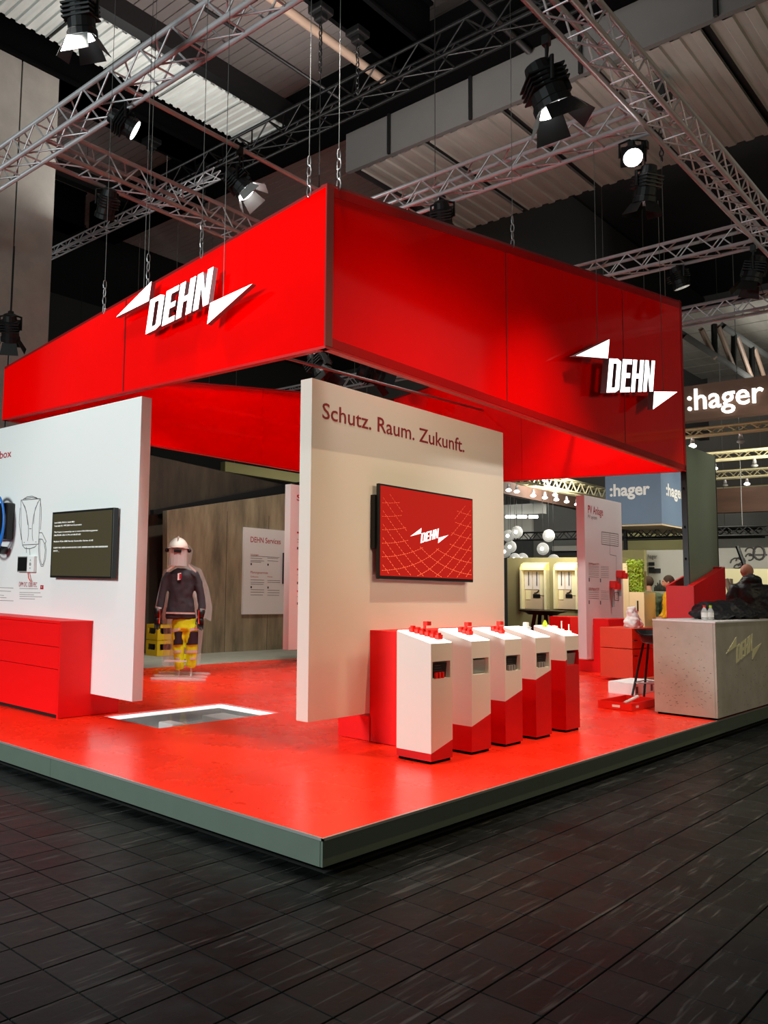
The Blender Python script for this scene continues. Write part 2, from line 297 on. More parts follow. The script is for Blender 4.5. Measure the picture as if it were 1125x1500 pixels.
# --- hall floor of black tiles
TX, TY, X0, Y0 = 0.277, 0.2325, -1.576, 0.06
cells = []
for i in range(-14, 100):
    for j in range(-34, 48):
        x, y = X0+i*TX, Y0+j*TY
        c = V((x+TX/2, y+TY/2, HZ)); v = c-CAM; d = v.dot(FW)
        if d < 0.4: continue
        px, py = CX+F_PX*v.dot(RT)/d, CY+F_PX*v.dot(DN)/d
        if x > -0.05 and y > -0.05: continue
        if -1500 < px < 3200 and py < 4200: cells.append((not (-60 < px < 1185 and py < 1560), d, x, y))
cells.sort()
floor = struct(build(G().box((-12, -12, HZ-0.10), (45, 30, HZ-0.012)), 'floor', 'grout'))
gs = G(); tmeshes = []
for k in range(5):
    g = G(); h = 0.0015; e = 0.003
    a = [(e, e), (TX-e, e), (TX-e, TY-e), (e, TY-e)]; b = [(e+h, e+h), (TX-e-h, e+h), (TX-e-h, TY-e-h), (e+h, TY-e-h)]
    t = [random.uniform(-.0006, .0006) for _ in range(4)]
    g.add([(x, y, -0.012) for x, y in a]+[(x, y, -0.0015) for x, y in a]+[(x, y, t[i]) for i, (x, y) in enumerate(b)],
          [(0, 1, 5, 4), (1, 2, 6, 5), (2, 3, 7, 6), (3, 0, 4, 7), (4, 5, 9, 8), (5, 6, 10, 9), (6, 7, 11, 10), (7, 4, 8, 11), (8, 9, 10, 11)])
    me = bpy.data.meshes.new('floor_tile'); me.from_pydata([tuple(p) for p in g.v], [], g.f); me.materials.append(M['tile']); tmeshes.append((me, g))
for k, (_o, d, x, y) in enumerate(cells):
    me, g = tmeshes[random.randrange(5)]
    if k < 300:
        o = bpy.data.objects.new('floor_tile', me); COL.objects.link(o); o.parent = floor; o.location = (x, y, HZ)
    else: gs.add([p+V((x, y, HZ)) for p in g.v], g.f)
stuff(build(gs, 'floor_tile_field', 'tile', floor))

# --- hall shell
struct(build(G().box((30, -12, HZ), (30.3, 30, 13)), 'wall_right', 'hallwall'))
struct(build(G().box((-12, 24, HZ), (30, 24.3, 13)), 'wall_back', 'hallback'))
ceil = struct(build(G().box((-12, -12, 12.1), (30, 24, 12.3)), 'ceiling', 'darkgap'))
pw = 0.235
for i in range(75):
    x = -1.5+i*pw
    build(G().box((x+0.012, -2, 12.0), (x+pw-0.012, 18, 12.06)), 'ceiling_board', 'plank', ceil)
# joist beams, pipes
for (y0, y1, z0, z1) in ((4.40, 4.97, 10, 10.9), (9.34, 9.95, 10, 10.9), (14.2, 14.8, 10, 10.9), (-0.4, 0.2, 10, 10.9)):
    o = struct(build(G().box((-4, y0, z0), (8.1, y1, z1)).box((-4, y0-0.07, z0), (8.1, y1+0.07, z0+0.05)).box((-4, y0-0.07, z1-.05), (8.1, y1+0.07, z1)), 'ceiling_beam', 'blackmat'))
for y in (1.9, 6.8, 11.8):
    g = G().box((-4, y+.45, 9.95), (8.1, y+.65, 10.3))
    struct(build(g, 'ceiling_duct', 'blackmet'))
# ribbed metal ceiling strips
def ribbed(x0, y0, x1, y1, z, along, m, parent, n=6):
    g = G(); dz = 0.03
    for i in range(n):
        a, b = i/n, (i+1)/n; k = 0.16/n
        if along == 'y':
            xa, xb = x0+(x1-x0)*a, x0+(x1-x0)*b; w_ = (xb-xa)
            g.quad((xa, y0, z), (xa, y1, z), (xa+w_*.42, y1, z), (xa+w_*.42, y0, z)); g.quad((xa+w_*.42, y0, z), (xa+w_*.42, y1, z), (xa+w_*.5, y1, z+dz), (xa+w_*.5, y0, z+dz))
            g.quad((xa+w_*.5, y0, z+dz), (xa+w_*.5, y1, z+dz), (xa+w_*.92, y1, z+dz), (xa+w_*.92, y0, z+dz)); g.quad((xa+w_*.92, y0, z+dz), (xa+w_*.92, y1, z+dz), (xb, y1, z), (xb, y0, z))
        else:
            ya, yb = y0+(y1-y0)*a, y0+(y1-y0)*b; w_ = (yb-ya)
            g.quad((x0, ya, z), (x0, ya+w_*.42, z), (x1, ya+w_*.42, z), (x1, ya, z)); g.quad((x0, ya+w_*.42, z), (x0, ya+w_*.5, z+dz), (x1, ya+w_*.5, z+dz), (x1, ya+w_*.42, z))
            g.quad((x0, ya+w_*.5, z+dz), (x0, ya+w_*.92, z+dz), (x1, ya+w_*.92, z+dz), (x1, ya+w_*.5, z+dz)); g.quad((x0, ya+w_*.92, z+dz), (x0, yb, z), (x1, yb, z), (x1, ya+w_*.92, z+dz))
    g.box((x0, y0, z+.04), (x1, y1, z+.06))
    return build(g, 'ribbed_panel', m, parent)
strip = struct(build(G().box((-4, 7.52, 10.08), (9.3, 8.60, 10.2)), 'ceiling_strip', 'darkgap'))
for i in range(10): ribbed(-2.4+i*1.16+0.03, 7.55, -2.4+(i+1)*1.16-0.03, 8.56, 10.0, 'y', 'metalpanel', strip)
# fascia and soffit of the raised gallery
fas = struct(build(G().box((8.75, -6, 9.0), (8.85, 6.6, 9.75)), 'ceiling_fascia', 'fascia'))
for y in (-3.2, -1.4, 0.4, 2.2, 4.0, 5.6): build(G().box((8.70, y, 9.0), (8.75, y+0.05, 9.75)), 'fascia_rib', 'blackmet', fas)
struct(build(G().box((8.10, -8, 9.75), (8.9, 14, 10.6)), 'ceiling_girder', 'blackmat'))
sof = struct(build(G().box((8.85, -6, 9.1), (12.8, 6.6, 9.2)), 'gallery_soffit', 'darkgap'))
for i in range(8): ribbed(8.88, -5.2+i*1.45+0.06, 12.6, -5.2+(i+1)*1.45-0.06, 9.0, 'x', 'soffit', sof, 5)
struct(build(G().box((12.5, 6.6, 6.8), (30, 6.9, 12)), 'gallery_wall', 'hallback'))
# concrete column at the left
cx0 = gx(0, 500, 0).x
pc = CAM+ray(70, 400)*14.5
col = struct(build(G().box((pc.x-1.9, pc.y-0.1, HZ), (pc.x-0.75, pc.y+0.9, 12)), 'concrete_column', 'concrete'))
build(G().box((pc.x-0.72, pc.y-0.1, HZ), (pc.x, pc.y+0.9, 12)), 'column_face', 'concrete', col)

# ================================================================== BOOTH PLATFORM
PX1, PY1 = 13.5, 6.86
plat = struct(build(G().box((0.12, 0.12, HZ), (PX1, 8.9, -0.16)).box((0.12, 0.12, -0.16), (1.36, 8.9, -0.012)).box((2.94, 0.12, -0.16), (PX1, 8.9, -0.012)).box((1.36, 0.12, -0.16), (2.94, 2.87, -0.012)).box((1.36, 3.72, -0.16), (2.94, 8.9, -0.012)), 'booth_platform', 'blackmat'))
xs = [0.004, 1.375, 2.93, 5.4, 7.9, 10.4, PX1]; ys = [0.004, 1.25, 2.89, 3.70, 5.3, PY1]
for i in range(6):
    for j in range(5):
        if (i, j) == (1, 2): continue
        build(G().box((xs[i]+.0008, ys[j]+.0008, -0.012), (xs[i+1]-.0008, ys[j+1]-.0008, 0)), 'floor_panel', 'redfloor', plat)
build(G().box((0.004, PY1, -0.012), (PX1, 8.9, -0.002)), 'carpet', 'carpet', plat)
build(G().prism([(-.008, -.008, 0.001), (-.008, 8.9, 0.001), (0.003, 8.9, 0.001), (0.003, -.008, 0.001)], (0, 0, -0.014)), 'edge_trim', 'trim', plat)
build(G().prism([(-.008, -.008, 0.0012), (PX1, -.008, 0.0012), (PX1, 0.003, 0.0012), (-.008, 0.003, 0.0012)], (0, 0, -0.014)), 'edge_trim', 'trim', plat)
for k in range(4): a = 0.02+k*2.44; build(G().box((0.006, a+.001, -0.145), (0.02, min(a+2.44, 8.9)-.001, -0.014)), 'skirting_board', 'skirt', plat)
for k in range(6): a = 0.008+k*2.44; build(G().box((a+.001, 0.006, -0.145), (min(a+2.44, PX1)-.001, 0.02, -0.014)), 'skirting_board', 'skirt', plat)
# floor display pit with glass lid
pit = tag(build(G().box((1.36, 2.87, -0.158), (2.94, 3.72, -0.150)).box((1.36, 2.87, -.15), (1.375, 3.72, -.014)).box((2.925, 2.87, -.15), (2.94, 3.72, -.014)).box((1.375, 2.87, -.15), (2.925, 2.885, -.014)).box((1.375, 3.705, -.15), (2.925, 3.72, -.014)), 'floor_showcase', 'fargrey0'), 'glass-covered showcase sunk into the red floor with a white lit rim', 'showcase')
build(G().box((1.377, 2.892, -0.010), (2.928, 3.698, -0.002)), 'glass_lid', 'acrylic', pit)
build(G().box((1.376, 3.655, -0.04), (2.928, 3.70, -0.016)), 'led_strip', 'led', pit); build(G().box((2.84, 2.90, -0.04), (2.925, 3.65, -0.016)), 'led_strip', 'led', pit); build(G().box((1.376, 2.90, -0.04), (1.405, 3.65, -0.016)), 'led_strip', 'led', pit)
rods([((1.5, 3.0+k*.11, -.13), (2.5, 3.03+k*.11, -.13)) for k in range(5)]+[((1.6+k*.22, 2.92, -.12), (1.6+k*.22, 3.55, -.12)) for k in range(4)], 'reinforcing_rod', 'steel', pit, 0.007)
build(G().box((2.45, 3.05, -.15), (2.75, 3.5, -.06)), 'concrete_sample', 'greyplastic', pit, bevel=.01)
build(G().box((1.8, 3.2, -.15), (1.95, 3.4, -.05)), 'junction_box', 'white', pit, bevel=.01)

# ================================================================== LIGHTNING LOGO
def logo(O, U, Vv, name, parent, facem, sidem, thick, nrm):
    """O bottom-left of the lettering, U along its baseline (full width), Vv its height; thick = depth behind the face"""
    O, U, Vv, nrm = V(O), V(U), V(Vv), V(nrm)
    P = lambda u, v: O+U*u+Vv*v
    off = -nrm*thick
    def mk(nm, polys):
        g = G(); g.m = 1
        for p in polys: g.prism([P(*q) for q in p], off, face_m=0)
        return build(g, nm, [facem, sidem], parent)
    ring = []
    a = [(0, 0), (.17, 0), (.245, .08), (.245, .92), (.17, 1), (0, 1)]; b = [(.09, .14), (.15, .14), (.16, .17), (.16, .83), (.15, .86), (.09, .86)]
    for i in range(6): ring.append([a[i], a[(i+1) % 6], b[(i+1) % 6], b[i]])
    mk('letter_d', ring)
    q = lambda x0, x1, y0, y1: [(x0, y0), (x1, y0), (x1, y1), (x0, y1)]
    mk('letter_e', [q(.275, .365, 0, 1), q(.365, .475, 0, .15), q(.365, .455, .43, .58), q(.365, .475, .85, 1)])
    mk('letter_h', [q(.50, .585, 0, 1), q(.655, .74, 0, 1), q(.585, .655, .42, .57)])
    mk('letter_n', [q(.77, .85, 0, 1), q(.92, 1.0, 0, 1), [(.85, .98), (.85, .60), (.92, .02), (.92, .40)]])
    mk('arrow_tip', [[(-.62, 1.03), (-.03, 1.57), (-.03, 1.0)]]); mk('arrow_tip', [[(1.62, -.03), (1.03, -.57), (1.03, 0)]])

# ================================================================== CANOPY
ZB = 3.02
NC, LC, GC, RC = V((1.357, 1.107, ZB)), V((1.239, 5.576, ZB)), V((9.67, 1.235, ZB)), V((9.05, 5.75, ZB))
TZ = dict(N=4.245, L=3.585, G=5.47, R=4.56)
can = thing('canopy_ring', 'huge bright red four-sided canopy ring with slanting top edge hanging over the booth', 'canopy', NC)
def cside(a, za, b, zb, cuts, inward, nm):
    a, b, inward = V(a), V(b), V(inward); th = 0.05
    us = [0]+cuts+[1]
    for i in range(len(us)-1):
        u0, u1 = us[i], us[i+1]; e = 0.0006
        p0 = a.lerp(b, u0+e); p1 = a.lerp(b, u1-e); z0 = za+(zb-za)*u0; z1 = za+(zb-za)*u1
        build(G().prism([p0, p1, V((p1.x, p1.y, z1)), V((p0.x, p0.y, z0))], inward*th), 'skin_panel', 'fabric', can)
    bd = (b-a).normalized()
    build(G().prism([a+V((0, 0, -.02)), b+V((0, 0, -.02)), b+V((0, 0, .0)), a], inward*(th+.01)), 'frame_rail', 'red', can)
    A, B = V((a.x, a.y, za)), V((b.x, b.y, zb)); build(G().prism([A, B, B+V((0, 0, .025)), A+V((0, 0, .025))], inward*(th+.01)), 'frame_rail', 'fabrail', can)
    o = -inward*0.003
    for u in cuts: p = a.lerp(b, u); z = za+(zb-za)*u; build(G().prism([p-bd*.008+o, p+bd*.008+o, V((p.x, p.y, z))+bd*.008+o, V((p.x, p.y, z))-bd*.008+o], inward*.004), 'seam', 'fabrail', can)
IX, IY = V((1, 0, 0)), V((0, 1, 0))
cside(NC, TZ['N'], LC, TZ['L'], [0.525], IX, 'l'); cside(NC, TZ['N'], GC, TZ['G'], [0.345, 0.72], IY, 'r')
cside(LC, TZ['L'], RC, TZ['R'], [0.11, 0.55], -IY, 'b'); cside(GC, TZ['G'], RC, TZ['R'], [0.5], -IX, 'g')
def on_r(u, dz0, dz1, w0, w1):
    p = NC.lerp(GC, u); return p
T0, T1 = TZ['N'], TZ['G']; zt_at = lambda u: T0+(T1-T0)*u
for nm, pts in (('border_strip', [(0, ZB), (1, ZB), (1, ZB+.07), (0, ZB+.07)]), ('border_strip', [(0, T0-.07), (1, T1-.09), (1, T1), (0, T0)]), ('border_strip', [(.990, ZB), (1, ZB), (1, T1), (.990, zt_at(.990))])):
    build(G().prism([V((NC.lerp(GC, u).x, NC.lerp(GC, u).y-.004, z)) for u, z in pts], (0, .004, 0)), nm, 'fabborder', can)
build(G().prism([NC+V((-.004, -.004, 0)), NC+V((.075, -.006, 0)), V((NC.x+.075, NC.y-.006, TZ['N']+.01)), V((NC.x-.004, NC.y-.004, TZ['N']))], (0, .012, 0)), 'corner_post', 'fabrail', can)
# inner frame bars visible inside
rods([(V((1.5, y, 4.0)), V((9.2, y, 4.2))) for y in (2.6, 4.1)], 'cross_bar', 'steel', can, 0.02)

sr = thing('illuminated_logo_sign', 'illuminated white lightning arrow DEHN sign on the right-hand canopy face', 'sign', V((6.27, 1.0, 3.5)))
Or, Ur, Vr = V((6.273, 1.0, 3.514)), V((1.461, 0, .270)), V((.101, 0, .415)); logo(Or, Ur, Vr, 'r', sr, 'lit', 'signside', 0.07, (0, -1, 0))
sl = thing('illuminated_logo_sign', 'illuminated white lightning arrow DEHN sign on the left-hand canopy face', 'sign', V((1.25, 3.05, 3.47)))
Ol, Ul, Vl = V((1.20, 3.049-.02, 3.459)), V((0, -.811, .092)), V((0, -.054, .304)); logo(Ol, Ul, Vl, 'l', sl, 'lit', 'signside', 0.05, (-1, 0, 0))
for sgn, pts in ((sr, [(Or+Ur*.3+Vr*.5+V((0, .07, 0)), Or+Ur*.3+Vr*.5+V((0, .2, 0))), (Or+Ur*.8+Vr*.5+V((0, .07, 0)), Or+Ur*.8+Vr*.5+V((0, .2, 0)))]), (sl, [(Ol+Ul*.3+Vl*.5+V((.05, 0, 0)), Ol+Ul*.3+Vl*.5+V((.11, 0, 0))), (Ol+Ul*.9+Vl*.8+V((.05, 0, 0)), Ol+Ul*.9+Vl*.8+V((.11, 0, 0)))])):
    rods(pts, 'mounting_bracket', 'blackmet', sgn, 0.015)

# ================================================================== DISPLAY WALLS
YW = 1.43; WX0, WX1, WZ0, WZ1 = 1.60, 4.68, 0.225, 2.875
mw = tag(build(G().box((WX0, YW, WZ0), (WX1, YW+0.115, WZ1)), 'display_wall', 'whitewarm', bevel=.002), 'tall freestanding white display wall behind the pedestals, lettered Schutz. Raum. Zukunft.', 'display wall')
a = gy(472, 612.5, YW); b = gy(680, 664.5, YW); c = gy(473, 589, YW)
text('Schutz. Raum. Zukunft.', a, V((b.x-a.x, 0, (b.z-a.z)*0+0.0)), (0, 0, 0.128), 'lettering', 'printdark', mw, bold=0.008)
tv = thing('wall_television', 'flat television with a red screen on the front of the lettered white wall', 'television', V((3.1, YW-.05, 1.7)))
a = gy(553.2, 707.2, 1.35); b = gy(693.7, 853.1, 1.35); x0, x1, z1, z0 = a.x+.03, b.x, a.z, b.z
build(G().box((x0, 1.353, z0), (x1, 1.385, z1)), 'housing', 'black', tv, bevel=.004)
build(G().box((x0-.02, 1.385, z0+.25), (x0+.9, 1.425, z0+.7)).box((x0+.5, 1.385, z0+.2), (x0+.6, 1.43, z0+.75)), 'wall_bracket', 'blackmet', tv)
sc_ = build(G().box((x0+.014, 1.351, z0+.028), (x1-.014, 1.356, z1-.016)), 'screen', 'screenred', tv)
g = G(); sx0, sx1, sz0, sz1 = x0+.014, x1-.014, z0+.028, z1-.016
def seg(p, q, w=0.0035):
    p, q = V((p[0], 0, p[1])), V((q[0], 0, q[1])); t = (q-p).normalized(); n = V((-t.z, 0, t.x))*w/2
    P = lambda k: V((k.x, 1.3505, k.z)); g.quad(P(p-n), P(q-n), P(q+n), P(p+n))
def scr(u, v): return (sx0+(sx1-sx0)*u, sz0+(sz1-sz0)*v)
def cell(i, j):   # a net of lozenges that sags towards the middle of the screen
    u = 0.5+(i-j)*0.088; v = -0.20+(i+j)*0.075; return u, v+abs(u-.5)**1.7*.75
for i in range(-7, 17):
    for j in range(-7, 17):
        for di, dj in ((1, 0), (0, 1)):
            p, q = cell(i, j), cell(i+di, j+dj)
            for k in range(4):
                f0, f1 = k/4, k/4+.17; c0_ = (p[0]+(q[0]-p[0])*f0, p[1]+(q[1]-p[1])*f0); c1_ = (p[0]+(q[0]-p[0])*f1, p[1]+(q[1]-p[1])*f1)
                ok = all(.004 < c[0] < .996 and .004 < c[1] < .92 and not (abs(c[0]-.5) < .10+.25*c[1] and .36 < c[1]) for c in (c0_, c1_))
                if ok: seg(scr(*c0_), scr(*c1_), .0042-.003*min(1, max(0, c0_[1])))
build(g, 'net_graphic', 'screenline', sc_)
lg = V((3.013, 1.3495, 1.648)); logo(lg, (.285, 0, .062), (.015, 0, .087), 't', sc_, 'screenlogo', 'screenlogo', 0.001, (0, -1, 0))

# left display wall
XL = 1.285
lw = tag(build(G().box((XL, 3.16, 0.2), (XL+0.12, 8.5, 2.93)), 'display_wall', 'white', bevel=.002), 'long white display wall at the left edge carrying the charging point drawing', 'display wall')
def P2(x, y, e=0.0): p = gx(x, y, XL-e); return p
def pline(pts, name, m, parent, X, r=0.0038):
    g = G()
    for a, b in zip(pts, pts[1:]):
        a, b = gx(*a, X), gx(*b, X); t = (b-a).normalized(); n = V((0, -t.z, t.y))*r; o = V((-.001, 0, 0))
        g.quad(a-n+o, a+n+o, b+n+o, b-n+o)
    return g
gd = G()
zf = lambda pts: [(x/6.8125, 700+y/6.8182) for x, y in pts]
for pl in ([(210, 222), (405, 208), (385, 662), (225, 670), (212, 560), (210, 222)], [(215, 228), (250, 290), (270, 380), (285, 480), (285, 560), (275, 630)], [(228, 250), (262, 330), (278, 470)],
           [(395, 215), (355, 300), (332, 400), (322, 480), (322, 580), (330, 630)], [(380, 240), (345, 340), (335, 460)], [(230, 215), (270, 190), (320, 183), (370, 200)], [(245, 210), (320, 196), (385, 208)],
           [(400, 215), (412, 300), (412, 400), (405, 520)], [(200, 300), (192, 450), (215, 620)], [(390, 548), (420, 548), (462, 635), (445, 660), (425, 615), (392, 610)], [(392, 610), (385, 700), (390, 810), (410, 882), (432, 882), (455, 810), (462, 720), (452, 655)],
           [(402, 615), (395, 700), (400, 800), (415, 866), (430, 866), (445, 800), (452, 720), (442, 662)], [(225, 675), (250, 705), (300, 708), (350, 690), (365, 672)], [(262, 690), (265, 750)], [(295, 700), (300, 770)], [(292, 508), (314, 508)], [(238, 645), (246, 645)], [(355, 640), (363, 640)]):
    h = pline(zf(pl), '', '', None, XL); gd.add(h.v, h.f)
for (x0_, x1_, yy) in ((195, 380, 1108), (195, 405, 1148), (195, 340, 1168), (195, 420, 1188), (195, 350, 1210), (0, 135, 1100), (0, 110, 1133), (0, 40, 1175), (0, 65, 1198), (0, 135, 1228)):
    h = pline(zf([(x0_, yy-4), (x1_, yy)]), '', '', None, XL, 0.0022); gd.add(h.v, h.f)
build(gd, 'line_drawing', 'ink', lw)
a, b = P2(*zf([(190, 1085)])[0]), P2(*zf([(370, 1085)])[0]); text('DPM DC 1200 PEC', a, (0, b.y-a.y, 0), (0, 0, .05), 'printed_text', 'print', lw)
a, b = P2(0.2, 665.5), P2(17, 662.5); text('Wallbox', V((XL, a.y+.33, a.z-.05)), (0, b.y-a.y-.33, 0), (0, 0, .085), 'lettering', 'print', lw, bold=.01)
a = P2(*zf([(403, 1112)])[0]); b = P2(*zf([(435, 1072)])[0]); build(G().box((XL-.002, a.y, a.z), (XL, b.y, b.z)), 'red_symbol', 'print', lw)
cxp = P2(*zf([(419, 1093)])[0]); text('+', V((XL-.003, cxp.y+.012, cxp.z-.012)), (0, -.024, 0), (0, 0, .03), 'symbol_mark', 'white', lw)
lt = thing('wall_television', 'flat television showing white start-up text on a dark screen, on the left white wall', 'television', (XL-.03, 4.0, 1.6))
X = XL-.075
a, b = gx(77, 750.5, X), gx(163.5, 848, X)
build(G().box((X, b.y, b.z), (XL-.02, a.y, a.z)), 'housing', 'black', lt, bevel=.004)
build(G().box((XL-.02, b.y+.2, b.z+.15), (XL, a.y-.2, a.z-.15)), 'wall_bracket', 'blackmet', lt)
ts = build(G().box((X-.001, b.y+.02, b.z+.02), (X+.004, a.y-.02, a.z-.02)), 'screen', 'screengrey', lt)
W = a.y-b.y
for k, (s, wd, row) in enumerate([('Intel UNDI, PXE-2.1 (build 083)', .34, 0), ('Copyright (C) 1997-2000 Intel Corporation', .46, 1), ('This Product is covered by one or more of the following patents:', .72, 3), ('US6,570,884, US6,115,776 and US6,327,625', .45, 4), ('Realtek PCIe GBE Family Controller Series v2.43', .65, 6), ('CLIENT MAC ADDR: 00 00 00 00 00 00  GUID: 00000000 0000 0000 0000 000000000000', .88, 8), ('DHCP.._', .10, 9)]):
    text(s, (X-.002, a.y-.05, a.z-.115-row*.031), (0, -W*wd, 0), (0, 0, .014), 'screen_text', 'screentext', ts)
# sockets and the charger at the wall's left
sk = thing('socket_box', 'small socket enclosure with open dark left bay and white cover below the drawing', 'socket box', gx(38, 826, XL))
a, b = gx(26, 815, XL-.03), gx(40, 838, XL-.03); build(G().box((XL-.03, b.y, b.z), (XL, a.y, a.z)), 'open_bay', 'greyplastic', sk); build(G().box((XL-.032, b.y+.01, b.z+.01), (XL-.029, a.y-.01, a.z-.01)), 'dark_insert', 'black', sk)
a2 = gx(50, 838, XL-.03); build(G().box((XL-.04, a2.y, b.z), (XL, b.y, a.z)), 'white_cover', 'white', sk, bevel=.004)
for k in range(3): cc = V((XL-.042, (a2.y+b.y)/2, b.z+(a.z-b.z)*(.25+.25*k))); build(G().tube([cc, cc+V((.004, 0, 0))], .018 if k == 1 else .009, 12), 'socket_hole', 'greyplastic', sk)
build(G().tube([V((XL-.02, b.y, b.z)), V((XL-.03, b.y-.03, b.z-.06)), V((XL-.02, b.y-.06, b.z-.10))], .006, 6), 'copper_lead', 'orangered', sk, smooth=True)
wb = thing('charging_station', 'black wall charger with a blue cable at the left edge of the photo', 'charger', gx(0, 765, XL))
a, b = gx(0, 737, XL-.09), gx(9.5, 790, XL-.09); build(G().box((XL-.11, b.y, b.z), (XL, b.y+.42, a.z)), 'housing', 'black', wb, bevel=.02)
cpt = V((XL-.14, b.y+.16, (a.z+b.z)/2))
for k in range(3): build(G().tube([cpt+V((-.01*k, math.cos(t)*(.17+.02*k), math.sin(t)*(.27+.03*k)-.02*k)) for t in [i*math.pi/12 for i in range(25)]], .012, 8), 'cable_loop', 'blue', wb, smooth=True)
pg = gx(2, 806, XL-.1); build(G().tube([pg+V((.06, 0, .0)), pg+V((-.03, 0, 0))], [.04, .045], 14), 'charging_plug', 'black', wb, smooth=True)

# red cabinets ------------------------------------------------------
lc = thing('low_cabinet', 'long bright red drawer cabinet below the left display wall', 'cabinet', (1.26, 5.6, 0))
build(G().box((0.955, 3.78, 0.005), (1.283, 7.6, 0.85)).box((1.283, 3.78, 0.005), (1.62, 7.6, 0.195)), 'carcass', 'redcab', lc); build(G().box((0.92, 3.775, 0.85), (1.283, 7.6, 0.875)), 'cabinet_top', 'redcab', lc)
build(G().box((0.93, 3.778, 0.0), (0.955, 3.80, 0.85)), 'end_panel', 'redcab', lc)
for k in range(3):
    for (za, zb) in ((0.64, 0.845), (0.44, 0.634), (0.035, 0.434)): build(G().box((0.93, 3.80+k*1.2+.002, za), (0.953, 3.80+(k+1)*1.2-.002, zb)), 'drawer_front', 'redcab', lc)
build(G().box((0.952, 3.80, 0.003), (0.956, 7.6, 0.035)), 'toe_recess', 'darkgap', lc)
mc = tag(build(G().box((2.385, 1.17, 0.004), (4.55, 1.428, 0.90)).box((2.385, 1.42, 0.004), (4.55, 1.75, 0.2)), 'low_cabinet', 'redcab'), 'low red cabinet against the lettered wall, behind the five pedestals', 'cabinet')

